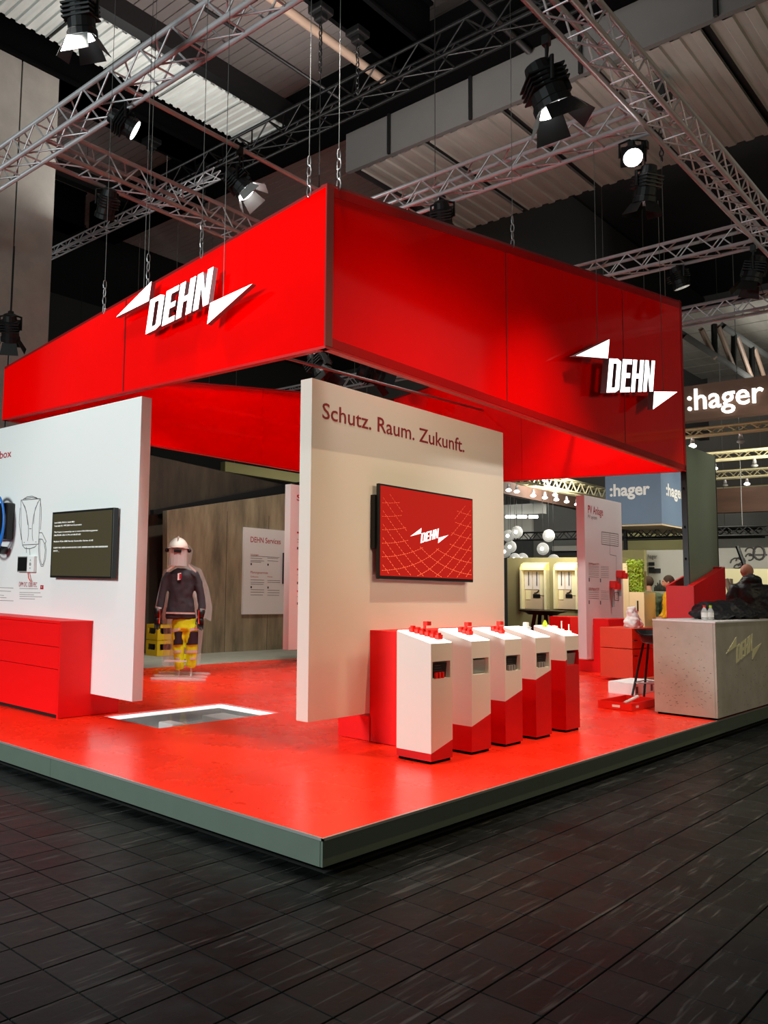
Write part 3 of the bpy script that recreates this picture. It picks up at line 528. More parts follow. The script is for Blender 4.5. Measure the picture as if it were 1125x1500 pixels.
# ================================================================== PEDESTALS
PEDS = [(1.998, .075, .148), (2.570, .212, .287), (3.100, .361, .434), (3.640, .502, .570), (4.222, .634, .704)]
ordn = ['nearest the camera, almost wholly white', 'second from the near end, white over a low red foot', 'middle one, white over red', 'fourth from the near end, more than half red', 'farthest one, mostly red']
def pedestal(k):
    x, za, zb = PEDS[k]; w_ = .292; x1 = x+w_; y0, y1 = .62, .91; t0, t1 = .855, .932; dz = zb-za
    P = thing('pedestal', 'exhibit pedestal with glowing top, %s' % ordn[k], 'pedestal', (x+w_/2, .76, 0), 'row of five exhibit pedestals')
    build(G().box((x+.012, y0+.012, 0), (x1-.012, y1-.012, .022)), 'plinth', 'blackmat', P)
    # niche opening on the front
    nx0, nx1, nz0, nz1 = x+.02, x1-.03, .600, .725
    if k == 4: nz0 = .590; nx0 = x+.035; nx1 = x1-.01
    def fr(zlo0, zlo1, zt, nm, m, niche):
        g = G(); zl = lambda xx: zlo0+(zlo1-zlo0)*(xx-x)/w_
        q = lambda a, b, c, d: g.quad(a, b, c, d)
        top0, top1 = zt
        if niche:
            for (xa, xb, lo, hi) in ((x, nx0, None, None), (nx1, x1, None, None)): g.quad((xa, y0, zl(xa)), (xb, y0, zl(xb)), (xb, y0, top0), (xa, y0, top0))
            g.quad((nx0, y0, nz1), (nx1, y0, nz1), (nx1, y0, top0), (nx0, y0, top0))
            if zl(nx1) < nz0: g.quad((nx0, y0, zl(nx0)), (nx1, y0, zl(nx1)), (nx1, y0, nz0), (nx0, y0, nz0))
            d = y0+.13
            g.quad((nx0, y0, nz0), (nx1, y0, nz0), (nx1, d, nz0), (nx0, d, nz0)); g.quad((nx0, y0, nz1), (nx0, d, nz1), (nx1, d, nz1), (nx1, y0, nz1))
            g.quad((nx0, y0, nz0), (nx0, d, nz0), (nx0, d, nz1), (nx0, y0, nz1)); g.quad((nx1, y0, nz0), (nx1, y0, nz1), (nx1, d, nz1), (nx1, d, nz0)); g.quad((nx0, d, nz0), (nx1, d, nz0), (nx1, d, nz1), (nx0, d, nz1))
        else: g.quad((x, y0, zlo0), (x1, y0, zlo1), (x1, y0, top1), (x, y0, top0))
        tb = top1 if not niche else t1
        if niche:
            g.quad((x, y1, zlo0), (x, y0, zlo0), (x, y0, t0), (x, y1, t1)); g.quad((x1, y0, zlo1), (x1, y1, zlo1), (x1, y1, t1), (x1, y0, t0))
            g.quad((x1, y1, zlo1), (x, y1, zlo0), (x, y1, t1), (x1, y1, t1)); g.quad((x, y0, t0), (x1, y0, t0), (x1, y1, t1), (x, y1, t1))
        else:
            g.quad((x, y1, zlo0), (x, y0, zlo0), (x, y0, top0), (x, y1, top0)); g.quad((x1, y0, zlo1), (x1, y1, zlo1), (x1, y1, top1), (x1, y0, top1)); g.quad((x1, y1, zlo1), (x, y1, zlo0), (x, y1, top0), (x1, y1, top1))
            g.quad((x, y0, top0), (x1, y0, top1), (x1, y1, top1), (x, y1, top0))
        return build(g, nm, m, P)
    if k == 4:   # niche cuts through the colour boundary
        fr(.634, .634, (t0, t0), 'white_body', 'pedwhite', False)
        bpy.data.objects.remove(P.children[-1])
        g = G(); z = .70
        g.quad((x, y0, .634), (nx0, y0, .645), (nx0, y0, t0), (x, y0, t0)); g.quad((nx0, y0, nz1), (x1, y0, nz1), (x1, y0, t0), (nx0, y0, t0)); g.quad((nx1, y0, z), (x1, y0, .704), (x1, y0, nz1), (nx1, y0, nz1))
        g.quad((x, y1, .634), (x, y0, .634), (x, y0, t0), (x, y1, t1)); g.quad((x1, y0, .704), (x1, y1, .704), (x1, y1, t1), (x1, y0, t0)); g.quad((x1, y1, .704), (x, y1, .634), (x, y1, t1), (x1, y1, t1)); g.quad((x, y0, t0), (x1, y0, t0), (x1, y1, t1), (x, y1, t1))
        build(g, 'white_body', 'pedwhite', P)
        g = G(); g.quad((x, y0, .02), (x1, y0, .02), (x1, y0, nz0), (x, y0, nz0)); g.quad((x, y0, nz0), (nx0, y0, nz0), (nx0, y0, .645), (x, y0, .634)); g.quad((nx1, y0, nz0), (x1, y0, nz0), (x1, y0, .704), (nx1, y0, z))
        g.quad((x, y1, .02), (x, y0, .02), (x, y0, .634), (x, y1, .634)); g.quad((x1, y0, .02), (x1, y1, .02), (x1, y1, .704), (x1, y0, .704)); g.quad((x1, y1, .02), (x, y1, .02), (x, y1, .634), (x1, y1, .704)); build(g, 'red_base', 'red', P)
        g = G(); d = y0+.13; g.quad((nx0, d, nz0), (nx1, d, nz0), (nx1, d, nz1), (nx0, d, nz1)); g.quad((nx0, y0, nz0), (nx1, y0, nz0), (nx1, d, nz0), (nx0, d, nz0)); g.quad((nx0, y0, nz0), (nx0, d, nz0), (nx0, d, nz1), (nx0, y0, nz1)); g.quad((nx1, y0, nz0), (nx1, y0, nz1), (nx1, d, nz1), (nx1, d, nz0)); g.quad((nx0, y0, nz1), (nx0, d, nz1), (nx1, d, nz1), (nx1, y0, nz1)); build(g, 'niche', 'red', P)
    else:
        fr(za, zb, (t0, t1), 'white_body', 'pedwhite', True)
        g = G(); g.quad((x, y0, .02), (x1, y0, .02), (x1, y0, zb), (x, y0, za)); g.quad((x, y1, .02), (x, y0, .02), (x, y0, za), (x, y1, za)); g.quad((x1, y0, .02), (x1, y1, .02), (x1, y1, zb), (x1, y0, zb)); g.quad((x1, y1, .02), (x, y1, .02), (x, y1, za), (x1, y1, zb)); build(g, 'red_base', 'red', P)
    s = (t1-t0)/(y1-y0); e = .004
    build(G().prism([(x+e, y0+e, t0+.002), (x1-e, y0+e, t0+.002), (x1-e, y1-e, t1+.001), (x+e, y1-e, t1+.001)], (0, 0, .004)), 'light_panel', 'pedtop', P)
    # niche content
    c = V(((nx0+nx1)/2, y0+.012, nz0)); nb = build(G().obox(c+V((.004, .022, .055)), (.108, .005, .052), (1, 0, 0), (0, -.12, 1)), 'niche_display', 'greyplastic' if k in (1, 4) else 'black', P)
    if k in (0, 2, 3):
        g = G()
        for r_ in range(3): g.obox(c+V((-.01, .013, .055+.018*r_)), (.06-.012*r_, .001, .002))
        build(g, 'display_print', 'ink', nb)
        for r_ in range(3): build(G().box((c.x-.07+r_*.045, c.y-.010, nz0+.001), (c.x-.045+r_*.045, c.y+.006, nz0+.045)), 'sample', 'redplastic' if k == 0 else 'greyplastic', P)
    return P
peds = [pedestal(k) for k in range(5)]
def ztop(y): return .855+(y-.62)*(.932-.855)/.29+.006
def arrester(x, y, n, label, name='surge_arrester', dx=.0, dy=-.032, m='redplastic', sc=1.0, tall=True):
    o = thing(name, label, 'arrester', (x, y, ztop(y)), None)
    for k in range(n):
        cy = y+dy*k; cx_ = x+dx*k; z = ztop(cy)
        build(G().box((cx_-.035*sc, cy-.0165, z), (cx_+.035*sc, cy+.0165, z+.040*sc)).box((cx_-.022*sc, cy-.011, z+.040*sc), (cx_+.022*sc, cy+.011, z+.055*sc)).box((cx_-.040*sc, cy-.006, z+.004), (cx_-.035*sc, cy+.006, z+.014)).box((cx_+.035*sc, cy-.006, z+.004), (cx_+.040*sc, cy+.006, z+.014)), 'module', m, o, bevel=.002)
    if tall: build(G().box((x+dx*n*.4-.012, y+dy*n*.4-.025, ztop(y)+.054), (x+dx*n*.4+.045, y+dy*n*.4+.012, ztop(y)+.085)).box((x+dx*n*.4-.012, y+dy*n*.4-.01, ztop(y)+.03), (x+dx*n*.4+.0, y+dy*n*.4+.01, ztop(y)+.06)), 'plug_module', m, o, bevel=.002)
    return o
arrester(2.12, .85, 6, 'row of red surge arrester modules on the nearest pedestal', dx=.016, dy=-.034, sc=.9)
arrester(2.735, .80, 3, 'red two-part arrester on the second pedestal', dx=.006, sc=.85)
arrester(3.26, .80, 3, 'rounded red arrester on the middle pedestal', dx=.006, sc=.8)
o = thing('connector_block', 'clear glass-like connector with white top on the fourth pedestal', 'connector', (3.80, .78, ztop(.78)))
build(G().box((3.77, .75, ztop(.78)+.0), (3.83, .81, ztop(.78)+.04)), 'clear_body', 'acrylicedge', o, bevel=.006); build(G().box((3.78, .76, ztop(.78)+.04), (3.825, .80, ztop(.78)+.075)), 'white_cap', 'pedwhite', o, bevel=.006)
rods([((3.78+.02*k, .76, ztop(.78)+.01), (3.78+.02*k, .74, ztop(.78)+.03)) for k in range(3)], 'terminal', 'steel', o, .004)
o = tag(build(G().tube([(4.30, .85, ztop(.85)), (4.30, .85, ztop(.85)+.03), (4.325, .85, ztop(.85)+.055), (4.35, .85, ztop(.85)+.03), (4.35, .85, ztop(.85))], .012, 8), 'cable_clip', 'lime', smooth=True), 'lime green clip at the back of the farthest pedestal', 'clip')
for i, (x, y, h) in enumerate(((4.40, .80, .03), (4.43, .74, .09), (4.38, .77, .035), (4.47, .69, .075))):
    z = ztop(y); ll = ['low white block behind the clips on the farthest pedestal', 'tall white rod holder on the farthest pedestal', 'white rounded part beside the lime clip', 'short rod holder near the front of the farthest pedestal'][i]
    tag(build(G().box((x-.018, y-.018, z), (x+.018, y+.018, z+.018)).tube([(x, y, z+.018), (x, y, z+h)], .006 if i % 2 else .016, 8), 'rod_holder', 'pedwhite', bevel=.002), ll, 'connector')

# ================================================================== BACK OF BOOTH
bw = tag(build(G().prism([(gy(245, 950, 8.4).x, 8.4, -.002), (10.9, 8.4, -.002), (10.9, 8.4, 3.2), gy(427, 722, 8.4), gy(245, 748, 8.4)], (0, .12, 0)), 'partition_wall', 'wood'), 'brown wood-look partition with slanting top behind the mannequin', 'partition')
p = gy(245, 950, 8.4)
bw.data.vertices
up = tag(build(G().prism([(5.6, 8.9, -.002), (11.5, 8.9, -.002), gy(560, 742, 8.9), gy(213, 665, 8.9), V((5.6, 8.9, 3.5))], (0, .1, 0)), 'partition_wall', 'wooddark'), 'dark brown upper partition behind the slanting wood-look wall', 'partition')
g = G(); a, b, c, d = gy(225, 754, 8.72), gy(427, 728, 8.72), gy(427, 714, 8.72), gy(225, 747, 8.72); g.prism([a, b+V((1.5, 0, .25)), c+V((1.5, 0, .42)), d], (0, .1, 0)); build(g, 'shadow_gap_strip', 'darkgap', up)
for k in range(3):
    p = 7.6+k*1.15; build(G().box((p, 8.396, 0.0), (p+.006, 8.4, 2.6)), 'board_joint', 'wooddark', bw)
# service board
sb = thing('service_board', 'white board headed DEHN Services on the brown partition', 'board', (9.2, 8.35, 1.5))
YS = 8.36
a, b = gy(358, 772, YS), gy(358, 900, YS); build(G().box((a.x, YS, b.z), (a.x+2.3, 8.398, a.z)), 'panel', 'white', sb)
t0_ = gy(367, 794, YS); t1_ = gy(411, 796, YS); text('DEHN Services', (t0_.x, YS, t0_.z), (t1_.x-t0_.x, 0, 0), (0, 0, .105), 'lettering', 'print', sb, bold=.012)
g = G()
def px5(x, y): return gy(350+x/5.56, 690+y/5.556, YS-.001)
for (x0_, x1_, y) in [(95, 190, 708), (95, 205, 727), (95, 180, 738), (232, 320, 708), (232, 320, 730), (95, 205, 885), (95, 205, 905), (95, 200, 920), (232, 335, 890), (232, 335, 905), (95, 205, 965), (95, 205, 985), (95, 195, 1008), (232, 330, 970), (232, 330, 990), (232, 326, 1010), (95, 330, 690)]:
    p, q = px5(x0_, y), px5(x1_, y); g.box((p.x, YS-.0015, p.z-.005), (q.x, YS, p.z+.004))
build(g, 'printed_lines', 'ink', sb)
g = G()
for (x0_, y) in ((95, 757), (232, 762), (95, 945), (232, 948)): p = px5(x0_, y); g.box((p.x, YS-.0015, p.z-.02), (p.x+.035, YS, p.z+.02))
build(g, 'bullet_mark', 'inkd', sb)
for s, x0_, x1_, y in (('Schulungen', 95, 160, 685), ('Planungsservices', 95, 235, 832), ('Software', 95, 158, 865), ('Inhouse', 232, 272, 865)):
    p, q = px5(x0_, y), px5(x1_, y); text(s, (p.x, YS, p.z), (q.x-p.x, 0, 0), (0, 0, .03 if 'Pl' not in s else .045), 'printed_text', 'print', sb)
p, q = px5(355, 665), px5(355, 918)
tb = thing('tablet_display', 'small black touch display with icon column on the service board', 'display', (p.x+.2, YS-.03, q.z)); build(G().box((p.x, YS-.05, q.z), (p.x+.62, YS-.001, p.z)), 'housing', 'black', tb, bevel=.006)
for k in range(6): c = px5(386, 690+k*34); build(G().tube([(c.x, YS-.053, c.z), (c.x, YS-.050, c.z)], .025, 6), 'icon', ['screentext', 'print', 'screentext', 'screentext', 'screentext', 'leaf'][k], tb)
# white board wall behind the lettered wall's left edge
YB = 6.3; a, b = gy(426, 709, YB), gy(427, 952, YB)
bx = tag(build(G().box((a.x, YB, b.z), (a.x+2.2, YB+.12, a.z)), 'display_wall', 'white', bevel=.002), 'white display wall mostly hidden behind the lettered wall, headed with an S', 'display wall')
p = gy(434.5, 733, YB); text('Service', (p.x, YB, p.z), (.75, 0, 0), (0, 0, .10), 'lettering', 'print', bx, bold=.01)
for (yy, m, w_, h) in ((780, 'print', .2, .03), (803, 'inkd', .03, .04), (834, 'print', .2, .03), (854, 'inkd', .03, .04), (866, 'print', .2, .03), (884, 'inkd', .03, .04), (790, 'ink', .4, .006), (794, 'ink', .4, .006), (842, 'ink', .4, .006), (874, 'ink', .4, .006)):
    q = gy(435, yy, YB); build(G().box((q.x, YB-.0015, q.z-h/2), (q.x+w_, YB, q.z+h/2)), 'print_mark', m, bx)
# panel behind the left wall
a, b = gy(213, 895, 3.32), gy(228, 725, 3.32)
tag(build(G().box((XL+.122, 3.32, .98), (XL+.20, 4.3, 2.06)).box((XL+.20, 3.30, .96), (XL+.235, 4.32, 2.08)), 'back_panel', 'white', bevel=.002), 'narrow white panel edge showing past the end of the left display wall', 'panel')
# yellow crates
for k in range(2):
    p = gz(210, 958, 0); z = 0.0+k*.27
    c = thing('bottle_crate', 'yellow bottle crate, %s of the stack of two beyond the left wall' % ('lower' if k == 0 else 'upper'), 'crate', (6.35, 8.55, z), 'stacked yellow crates')
    c.location = (6.10, 8.45, z)
    x, y = 6.10, 8.45
    build(G().box((x-.2, y-.15, z), (x+.2, y+.15, z+.02)), 'crate_base', 'crateyellow', c)
    for (xa, ya, xb, yb) in ((-.2, -.15, .2, -.14), (-.2, .14, .2, .15), (-.2, -.14, -.19, .14), (.19, -.14, .2, .14)):
        build(G().box((x+xa, y+ya, z+.02), (x+xb, y+yb, z+.10)).box((x+xa, y+ya, z+.20), (x+xb, y+yb, z+.26)).box((x+xa, y+ya, z+.1), (x+xa+max(.01, (xb-xa)*.15), y+ya+max(.01, (yb-ya)*.15), z+.2)).box((x+xb-max(.01, (xb-xa)*.15), y+yb-max(.01, (yb-ya)*.15), z+.1), (x+xb, y+yb, z+.2)), 'crate_side', 'crateyellow', c)
    rods([((x-.13+.13*i, y-.07+.13*j, z+.02), (x-.13+.13*i, y-.07+.13*j, z+.24)) for i in range(3) for j in range(2)], 'bottle', 'black', c, .035, n=8)

# PV display wall at the right
YP = 2.87; a, b = gy(855.6, 725, YP), gy(867, 965, YP); c = gy(910, 737, YP)
pv = tag(build(G().box((a.x, YP, b.z), (c.x, YP+.13, a.z)), 'display_wall', 'white', bevel=.002), 'narrow white display wall headed PV Anlage at the right', 'display wall')
Q = lambda x, y: gy(720+x/4.018, 680+y/4.018, YP-.001)
p, q = Q(568, 280), Q(656, 300); text('PV Anlage', (p.x, YP, p.z-.02), (q.x-p.x, 0, 0), (0, 0, .13), 'lettering', 'print', pv, bold=.012)
p, q = Q(568, 314), Q(620, 322); text('PV system', (p.x, YP, p.z-.01), (q.x-p.x, 0, 0), (0, 0, .06), 'printed_text', 'ink', pv)
g = G()
def pvl(pts, r=.006):
    for A, B in zip(pts, pts[1:]):
        A, B = Q(*A), Q(*B); t = (B-A).normalized(); n = V((-t.z, 0, t.x))*r/2; g.quad(A-n, B-n, B+n, A+n)
pvl([(648, 398), (746, 412), (746, 484), (648, 470), (648, 398)], .012)
for k in range(1, 6): pvl([(648, 398+12*k), (746, 412+12*k)])
pvl([(697, 405), (697, 478)]); pvl([(697, 478), (697, 532), (735, 540), (735, 640)], .008); pvl([(737, 720), (737, 755)]); pvl([(725, 755), (749, 757), (749, 802), (725, 800), (725, 755)], .012); pvl([(733, 765), (742, 766), (742, 790), (733, 789), (733, 765)])
for y in (598, 606, 616, 628, 640, 650, 662, 742, 752, 765, 776, 788): pvl([(572, y), (632, y+3)], .005); pvl([(644, y+4), (690, y+6)], .005)
build(g, 'line_drawing', 'ink', pv)
g = G()
for (x, y) in ((575, 680), (642, 684), (575, 812), (642, 815)): p = Q(x, y); g.box((p.x-.015, YP-.0015, p.z-.03), (p.x+.015, YP, p.z+.03))
build(g, 'bullet_mark', 'inkd', pv)
for s, y in (('DEHNguard YPV', 590), ('DEHNguard SE', 738)): p, q = Q(572, y), Q(634, y+4); text(s, (p.x, YP, p.z), (q.x-p.x, 0, 0), (0, 0, .035), 'printed_text', 'print', pv)
for i, (x, y) in enumerate(((745, 650), (706, 712))):
    p = Q(x, y); o = thing('pipe_clamp', 'red clamp with rod on the PV Anlage wall, %s one' % ('upper' if i == 0 else 'lower'), 'clamp', (p.x, YP-.06, p.z))
    build(G().box((p.x-.09, YP-.10, p.z-.05), (p.x+.07, YP-.001, p.z+.07)).box((p.x-.04, YP-.15, p.z-.07), (p.x+.03, YP-.04, p.z+.03)), 'clamp_body', 'redplastic', o, bevel=.01)
    build(G().tube([(p.x-.03, YP-.04, p.z-.06), (p.x-.03, YP-.04, p.z-.36)], .018, 8), 'rod', 'greyplastic', o, smooth=True)
bxr = thing('low_cabinet', 'red drawer box standing against the PV Anlage wall', 'cabinet', (10.85, 2.8, 0))
zt = gy(892.5, 907.2, 2.63).z
build(G().box((10.40, 2.64, 0), (11.33, 2.868, zt)).box((10.40, 2.868, 0), (11.33, 3.15, .18)), 'carcass', 'redcab', bxr)
for za, zb_ in ((.03, .42), (.43, .63), (.64, zt-.01)): build(G().box((10.402, 2.63, za), (11.328, 2.64, zb_)), 'drawer_front', 'redcab', bxr)

# ================================================================== MANNEQUIN
MB = gz(264, 992, 0)
mr = V((RT.x, RT.y, 0)).normalized(); mf = V((-FW.x, -FW.y, 0)).normalized()   # figure's right-left axis seen from the aisle, and its front
U3 = V((0, 0, 1))
def MP(px, py, f=0.0):    # figure-plane point
    n = mf; P0 = MB+mf*f; v = ray(px, py); return CAM+v*((P0-CAM).dot(n)/v.dot(n))
man = thing('mannequin', 'clear acrylic mannequin in white helmet, dark jacket and yellow high-visibility trousers', 'mannequin', MB)
def ell(px, py, ru, rw, f=0.0, au=None, aw=None): return (MP(px, py, f), ru, rw, au or mr, aw or mf)
g = G(); g.loft([ell(267, 833, .06, .05), ell(267, 836, .15, .08), ell(266, 841, .20, .10), ell(266, 856, .17, .11), ell(265, 874, .165, .11), ell(265, 890, .185, .12), ell(264, 904, .215, .135), ell(264, 907, .20, .12)])
def limb(g, pts, n=10):
    for i in range(len(pts)): pass
    P = [MP(*p[:2], p[3] if len(p) > 3 else 0) for p in pts]; secs = []
    for i, p in enumerate(P):
        t = (P[min(i+1, len(P)-1)]-P[max(i-1, 0)]).normalized(); a = t.cross(mf).normalized(); b = t.cross(a); secs.append((p, pts[i][2], pts[i][2], a, b))
    g.loft(secs, n)
limb(g, [(248, 838, .05), (242, 852, .058), (238, 870, .054, .02), (235, 886, .050, .05), (233, 899, .048, .08)])
limb(g, [(285, 838, .05), (291, 854, .062), (294, 872, .057, .02), (296, 888, .054, .05), (295, 901, .050, .08)])
build(g, 'jacket', 'charcoal', man, remesh=.014, wr=.03)
g = G(); g.loft([ell(270, 902, .15, .10), ell(270, 912, .165, .11), ell(270, 922, .165, .11)]); limb(g, [(262, 916, .09), (261, 930, .088), (261, 946, .078), (262, 962, .07), (263, 974, .065), (264, 981, .05)]); limb(g, [(278, 916, .095), (280, 932, .09), (281, 948, .08), (281, 962, .072), (280, 974, .066), (279, 978, .05)])
build(g, 'trousers', 'yellow', man, remesh=.014, wr=.025)
def band(px0, py0, px1, py1, f, h, m, nm, wrap=.06, n=6):
    g = G(); pts = []
    for k in range(n+1):
        u = k/n; p = MP(px0+(px1-px0)*u, py0+(py1-py0)*u, f-wrap*(2*u-1)**2); pts.append(p)
    for A, B in zip(pts, pts[1:]): g.prism([A, B, B+U3*h, A+U3*h], -mf*.012)
    build(g, nm, m, man)
band(243, 899, 286, 900, .155, .022, 'reflect', 'reflective_band', .09); band(244, 838, 256, 830, .13, .03, 'reflect', 'reflective_band', .02); band(276, 829, 287, 839, .13, .03, 'reflect', 'reflective_band', .02)
band(228, 891, 238, 893, .13, .025, 'reflect', 'reflective_band', .05); band(291, 894, 301, 895, .13, .025, 'reflect', 'reflective_band', .05)
for x0_, x1_ in ((253, 269), (272, 291)):
    band(x0_, 926, x1_, 922, .105, .035, 'reflect', 'reflective_band', .05); band(x0_+1, 945, x1_-1, 944, .10, .17, 'darkpatch', 'knee_patch', .05)
    band(x0_+1, 957, x1_-2, 956, .09, .035, 'reflect', 'reflective_band', .05); band(x0_+3, 967, x1_-3, 966, .08, .03, 'reflect', 'reflective_band', .05)
band(260, 850, 265, 849, .135, .09, 'paper', 'swing_tag', 0, 1); band(262.5, 848, 265.5, 848, .14, .07, 'print', 'tag_corner', 0, 1)
# head: clear head form, helmet, visor
c = MP(261, 806); build(G().sphere(c, .085, sc=(1, 1, 1.25)).loft([(c-U3*.2, .045, .045, mr, mf), (c-U3*.06, .05, .05, mr, mf)]), 'head_form', 'acrylicedge', man, smooth=True)
g = G(); hc = MP(261, 804); N = 16
rings = []
for i in range(7):
    a = math.pi/2*i/6; rr = .135*math.cos(a); hz = .155*math.sin(a)
    rings.append([hc+mr*rr*math.cos(2*math.pi*j/N)+mf*rr*1.15*math.sin(2*math.pi*j/N)+U3*hz for j in range(N)] if i < 6 else [hc+U3*.155])
vs = [p for r_ in rings for p in r_]; fs = []
for i in range(5):
    for j in range(N): fs.append((i*N+j, i*N+(j+1) % N, (i+1)*N+(j+1) % N, (i+1)*N+j))
for j in range(N): fs.append((5*N+j, 5*N+(j+1) % N, 6*N))
fs.append(tuple(reversed(range(N)))); g.add(vs, fs)
g.loft([(hc+mf*.15+U3*.01, .10, .05, mr, mf), (hc+mf*.155+U3*.022, .09, .045, mr, mf)], 12); g.loft([(hc+U3*.03-U3*.03, .145, .165, mr, mf), (hc+U3*.012, .145, .165, mr, mf)], 20)
hel = build(g, 'helmet', 'pedwhite', man, smooth=True); lab(hel, 'white safety helmet'); build(G().tube([hc+U3*.13-mf*.11, hc+U3*.165, hc+U3*.13+mf*.12], .012, 6), 'helmet_ridge', 'pedwhite', hel, smooth=True)
g = G(); vp = []
for k in range(9):
    a = math.pi*(k/8-.5)*.95; vp.append(hc+mr*.13*math.sin(a)+mf*(.17*math.cos(a)))
for A, B in zip(vp, vp[1:]): g.prism([A-U3*.01, B-U3*.01, B-U3*.23, A-U3*.23], -mf*.003)
build(g, 'visor', 'acrylicedge', man, smooth=False)
build(G().obox(hc+mf*.172-U3*.035, (.05, .012, .022), mr), 'visor_mount', 'black', man, bevel=.005)
for s in (-1, 1): build(G().sphere(hc+mr*.15*s-U3*.02, .03, 8, 6), 'ear_pivot', 'black', man, smooth=True)
for sgn, (gx_, gy_) in ((-1, (231, 903)), (1, (294, 904))):
    base = MP(gx_, gy_, .10); gl = G()
    gl.loft([(base+U3*.10, .055, .05, mr, mf), (base+U3*.03, .05, .04, mr, mf), (base-U3*.01, .038, .03, mr, mf)], 10)
    gl.loft([(base, .036, .022, mr, mf), (base-U3*.05, .044, .022, mr, mf), (base-U3*.09+mf*.01, .042, .02, mr, mf)], 10)
    for k in range(4):
        o_ = mr*(.032-.021*k); L = (.07, .085, .08, .06)[k]; b0 = base-U3*.085+o_+mf*.012
        gl.tube([b0, b0-U3*L*.5+mf*.012, b0-U3*L+mf*.035], [.011, .0105, .009], 6)
    tb0 = base-U3*.02+mr*(-.035*sgn)+mf*.01; gl.tube([tb0, tb0+mr*(-.02*sgn)-U3*.035+mf*.015, tb0+mr*(-.025*sgn)-U3*.075+mf*.03], [.014, .012, .010], 6)
    gv = build(gl, 'glove', 'black', man, smooth=True); build(G().tube([base+U3*.09+mr*.03*-sgn+mf*.045, base+mr*.03*-sgn+mf*.035, base-U3*.09+mr*.025*-sgn+mf*.035], .007, 6), 'glove_piping', 'orangered', gv, smooth=True)
# acrylic silhouettes and floor discs
def outline(dx, f, s=1.0):
    pts = [(238, 975), (240, 950), (241, 930), (238, 905), (230, 908), (228, 890), (234, 862), (240, 836), (255, 826), (252, 806), (262, 792), (274, 806), (270, 826), (286, 834), (297, 862), (302, 890), (300, 910), (290, 905), (288, 930), (286, 950), (284, 975), (264, 978)]
    return [MP(x+dx, y, f) for x, y in pts]
build(G().prism(outline(-1, -.25), -mf*.008), 'silhouette_sheet', 'acrylic', man); build(G().prism(outline(9, -.45), -mf*.008), 'silhouette_sheet', 'acrylic', man)
for k, (f, dx) in enumerate(((-.4, 6), (0, 0), (.35, -3))):
    c = MP(264+dx, 992, f); c.z = 0
    N = 20; build(G().prism([c+mr*.36*math.cos(2*math.pi*j/N)+mf*.10*math.sin(2*math.pi*j/N)+U3*.004 for j in range(N)], (0, 0, .02)), 'floor_disc', 'acrylicedge', man)
for x in (262, 280): a = MP(x, 976); build(G().tube([a, V((a.x, a.y, .02))], .012, 8), 'support_rod', 'acrylicedge', man, smooth=True)
a = MP(246, 968, .1); build(G().obox(a+mr*.1, (.15, .004, .012), mr), 'cross_strip', 'acrylicedge', man)

# ================================================================== RECEPTION COUNTER
ct = thing('reception_counter', 'concrete-look reception counter with lightning arrow DEHN logo at the platform edge', 'counter', (8, .28, 0))
cl, ch = .982, .018
build(G().box((6.31, .012, 0), (10.4, .555, .02)), 'plinth', 'blackmat', ct)
build(G().box((6.285, -.013, .022), (10.42, .008, .972)), 'front_board', 'conccounter', ct); build(G().box((6.28, .008, .022), (6.302, .577, .972)), 'end_board', 'conccounter', ct)
build(G().box((6.302, .008, .022), (10.42, .577, .972)), 'carcass', 'conccounter', ct); build(G().box((6.278, -.018, .973), (10.43, .58, .990)), 'countertop', 'white', ct, bevel=.002)
logo(V((6.956, -.0165, .54)), (.616, 0, .119), (.039, 0, .184), 'c', ct, 'cream', 'cream', .003, (0, -1, 0))
g = G()
for k in range(260):
    if k % 2: x, z = random.gauss(8, .9), random.gauss(.3, .22); p = V((max(6.3, min(10.3, x)), -.0133, max(.06, min(.92, z)))); t = V((random.uniform(-1, 1), 0, random.uniform(-.5, .5)))*.02; n = V((0, 0, .003))
    else: y, z = random.uniform(.04, .54), .1+.75*abs(random.gauss(0, .45)); p = V((6.2797, y, max(.06, min(.9, z)))); t = V((0, random.uniform(-1, 1), random.uniform(-.6, .6)))*.012; n = V((0, 0, .0025))
    g.quad(p-t-n, p+t-n*.3, p+t+n*.6, p-t+n)
stuff(build(g, 'surface_pits', 'fascia', ct))
# jackets lying on the counter, bottles
def cp(px, py): return gy(px, py, .30)
g = G(); zc = .992
def blob(g, a, b, r0, r1, n=10, flat=.6):
    a, b = V(a), V(b); t = (b-a).normalized(); s_ = t.cross(U3).normalized(); u_ = s_.cross(t)
    g.loft([(a-t*r0*.6, r0*.4, r0*.4*flat, s_, u_), (a, r0, r0*flat, s_, u_), ((a+b)/2, (r0+r1)*.52, (r0+r1)*.52*flat, s_, u_), (b, r1, r1*flat, s_, u_), (b+t*r1*.6, r1*.4, r1*.4*flat, s_, u_)], n)
blob(g, (6.95, .33, zc+.06), (7.7, .30, zc+.10), .10, .15); blob(g, (7.3, .36, zc+.09), (8.3, .30, zc+.12), .14, .17); blob(g, (7.7, .2, zc+.07), (8.5, .15, zc+.07), .10, .11); blob(g, (7.1, .22, zc+.045), (7.6, .2, zc+.05), .07, .08)
tag(build(g, 'folded_jacket', 'cloth', remesh=.016, wr=.09), 'black jackets heaped on the reception counter', 'jacket')
g = G(); blob(g, (8.72, .30, zc+.07), (9.3, .32, zc+.09), .12, .13); blob(g, (8.75, .2, zc+.05), (9.2, .2, zc+.06), .09, .08)
j2 = tag(build(g, 'folded_jacket', 'cloth', remesh=.016, wr=.08), 'black jacket bundle at the right end of the counter, nearest the bald man', 'jacket')
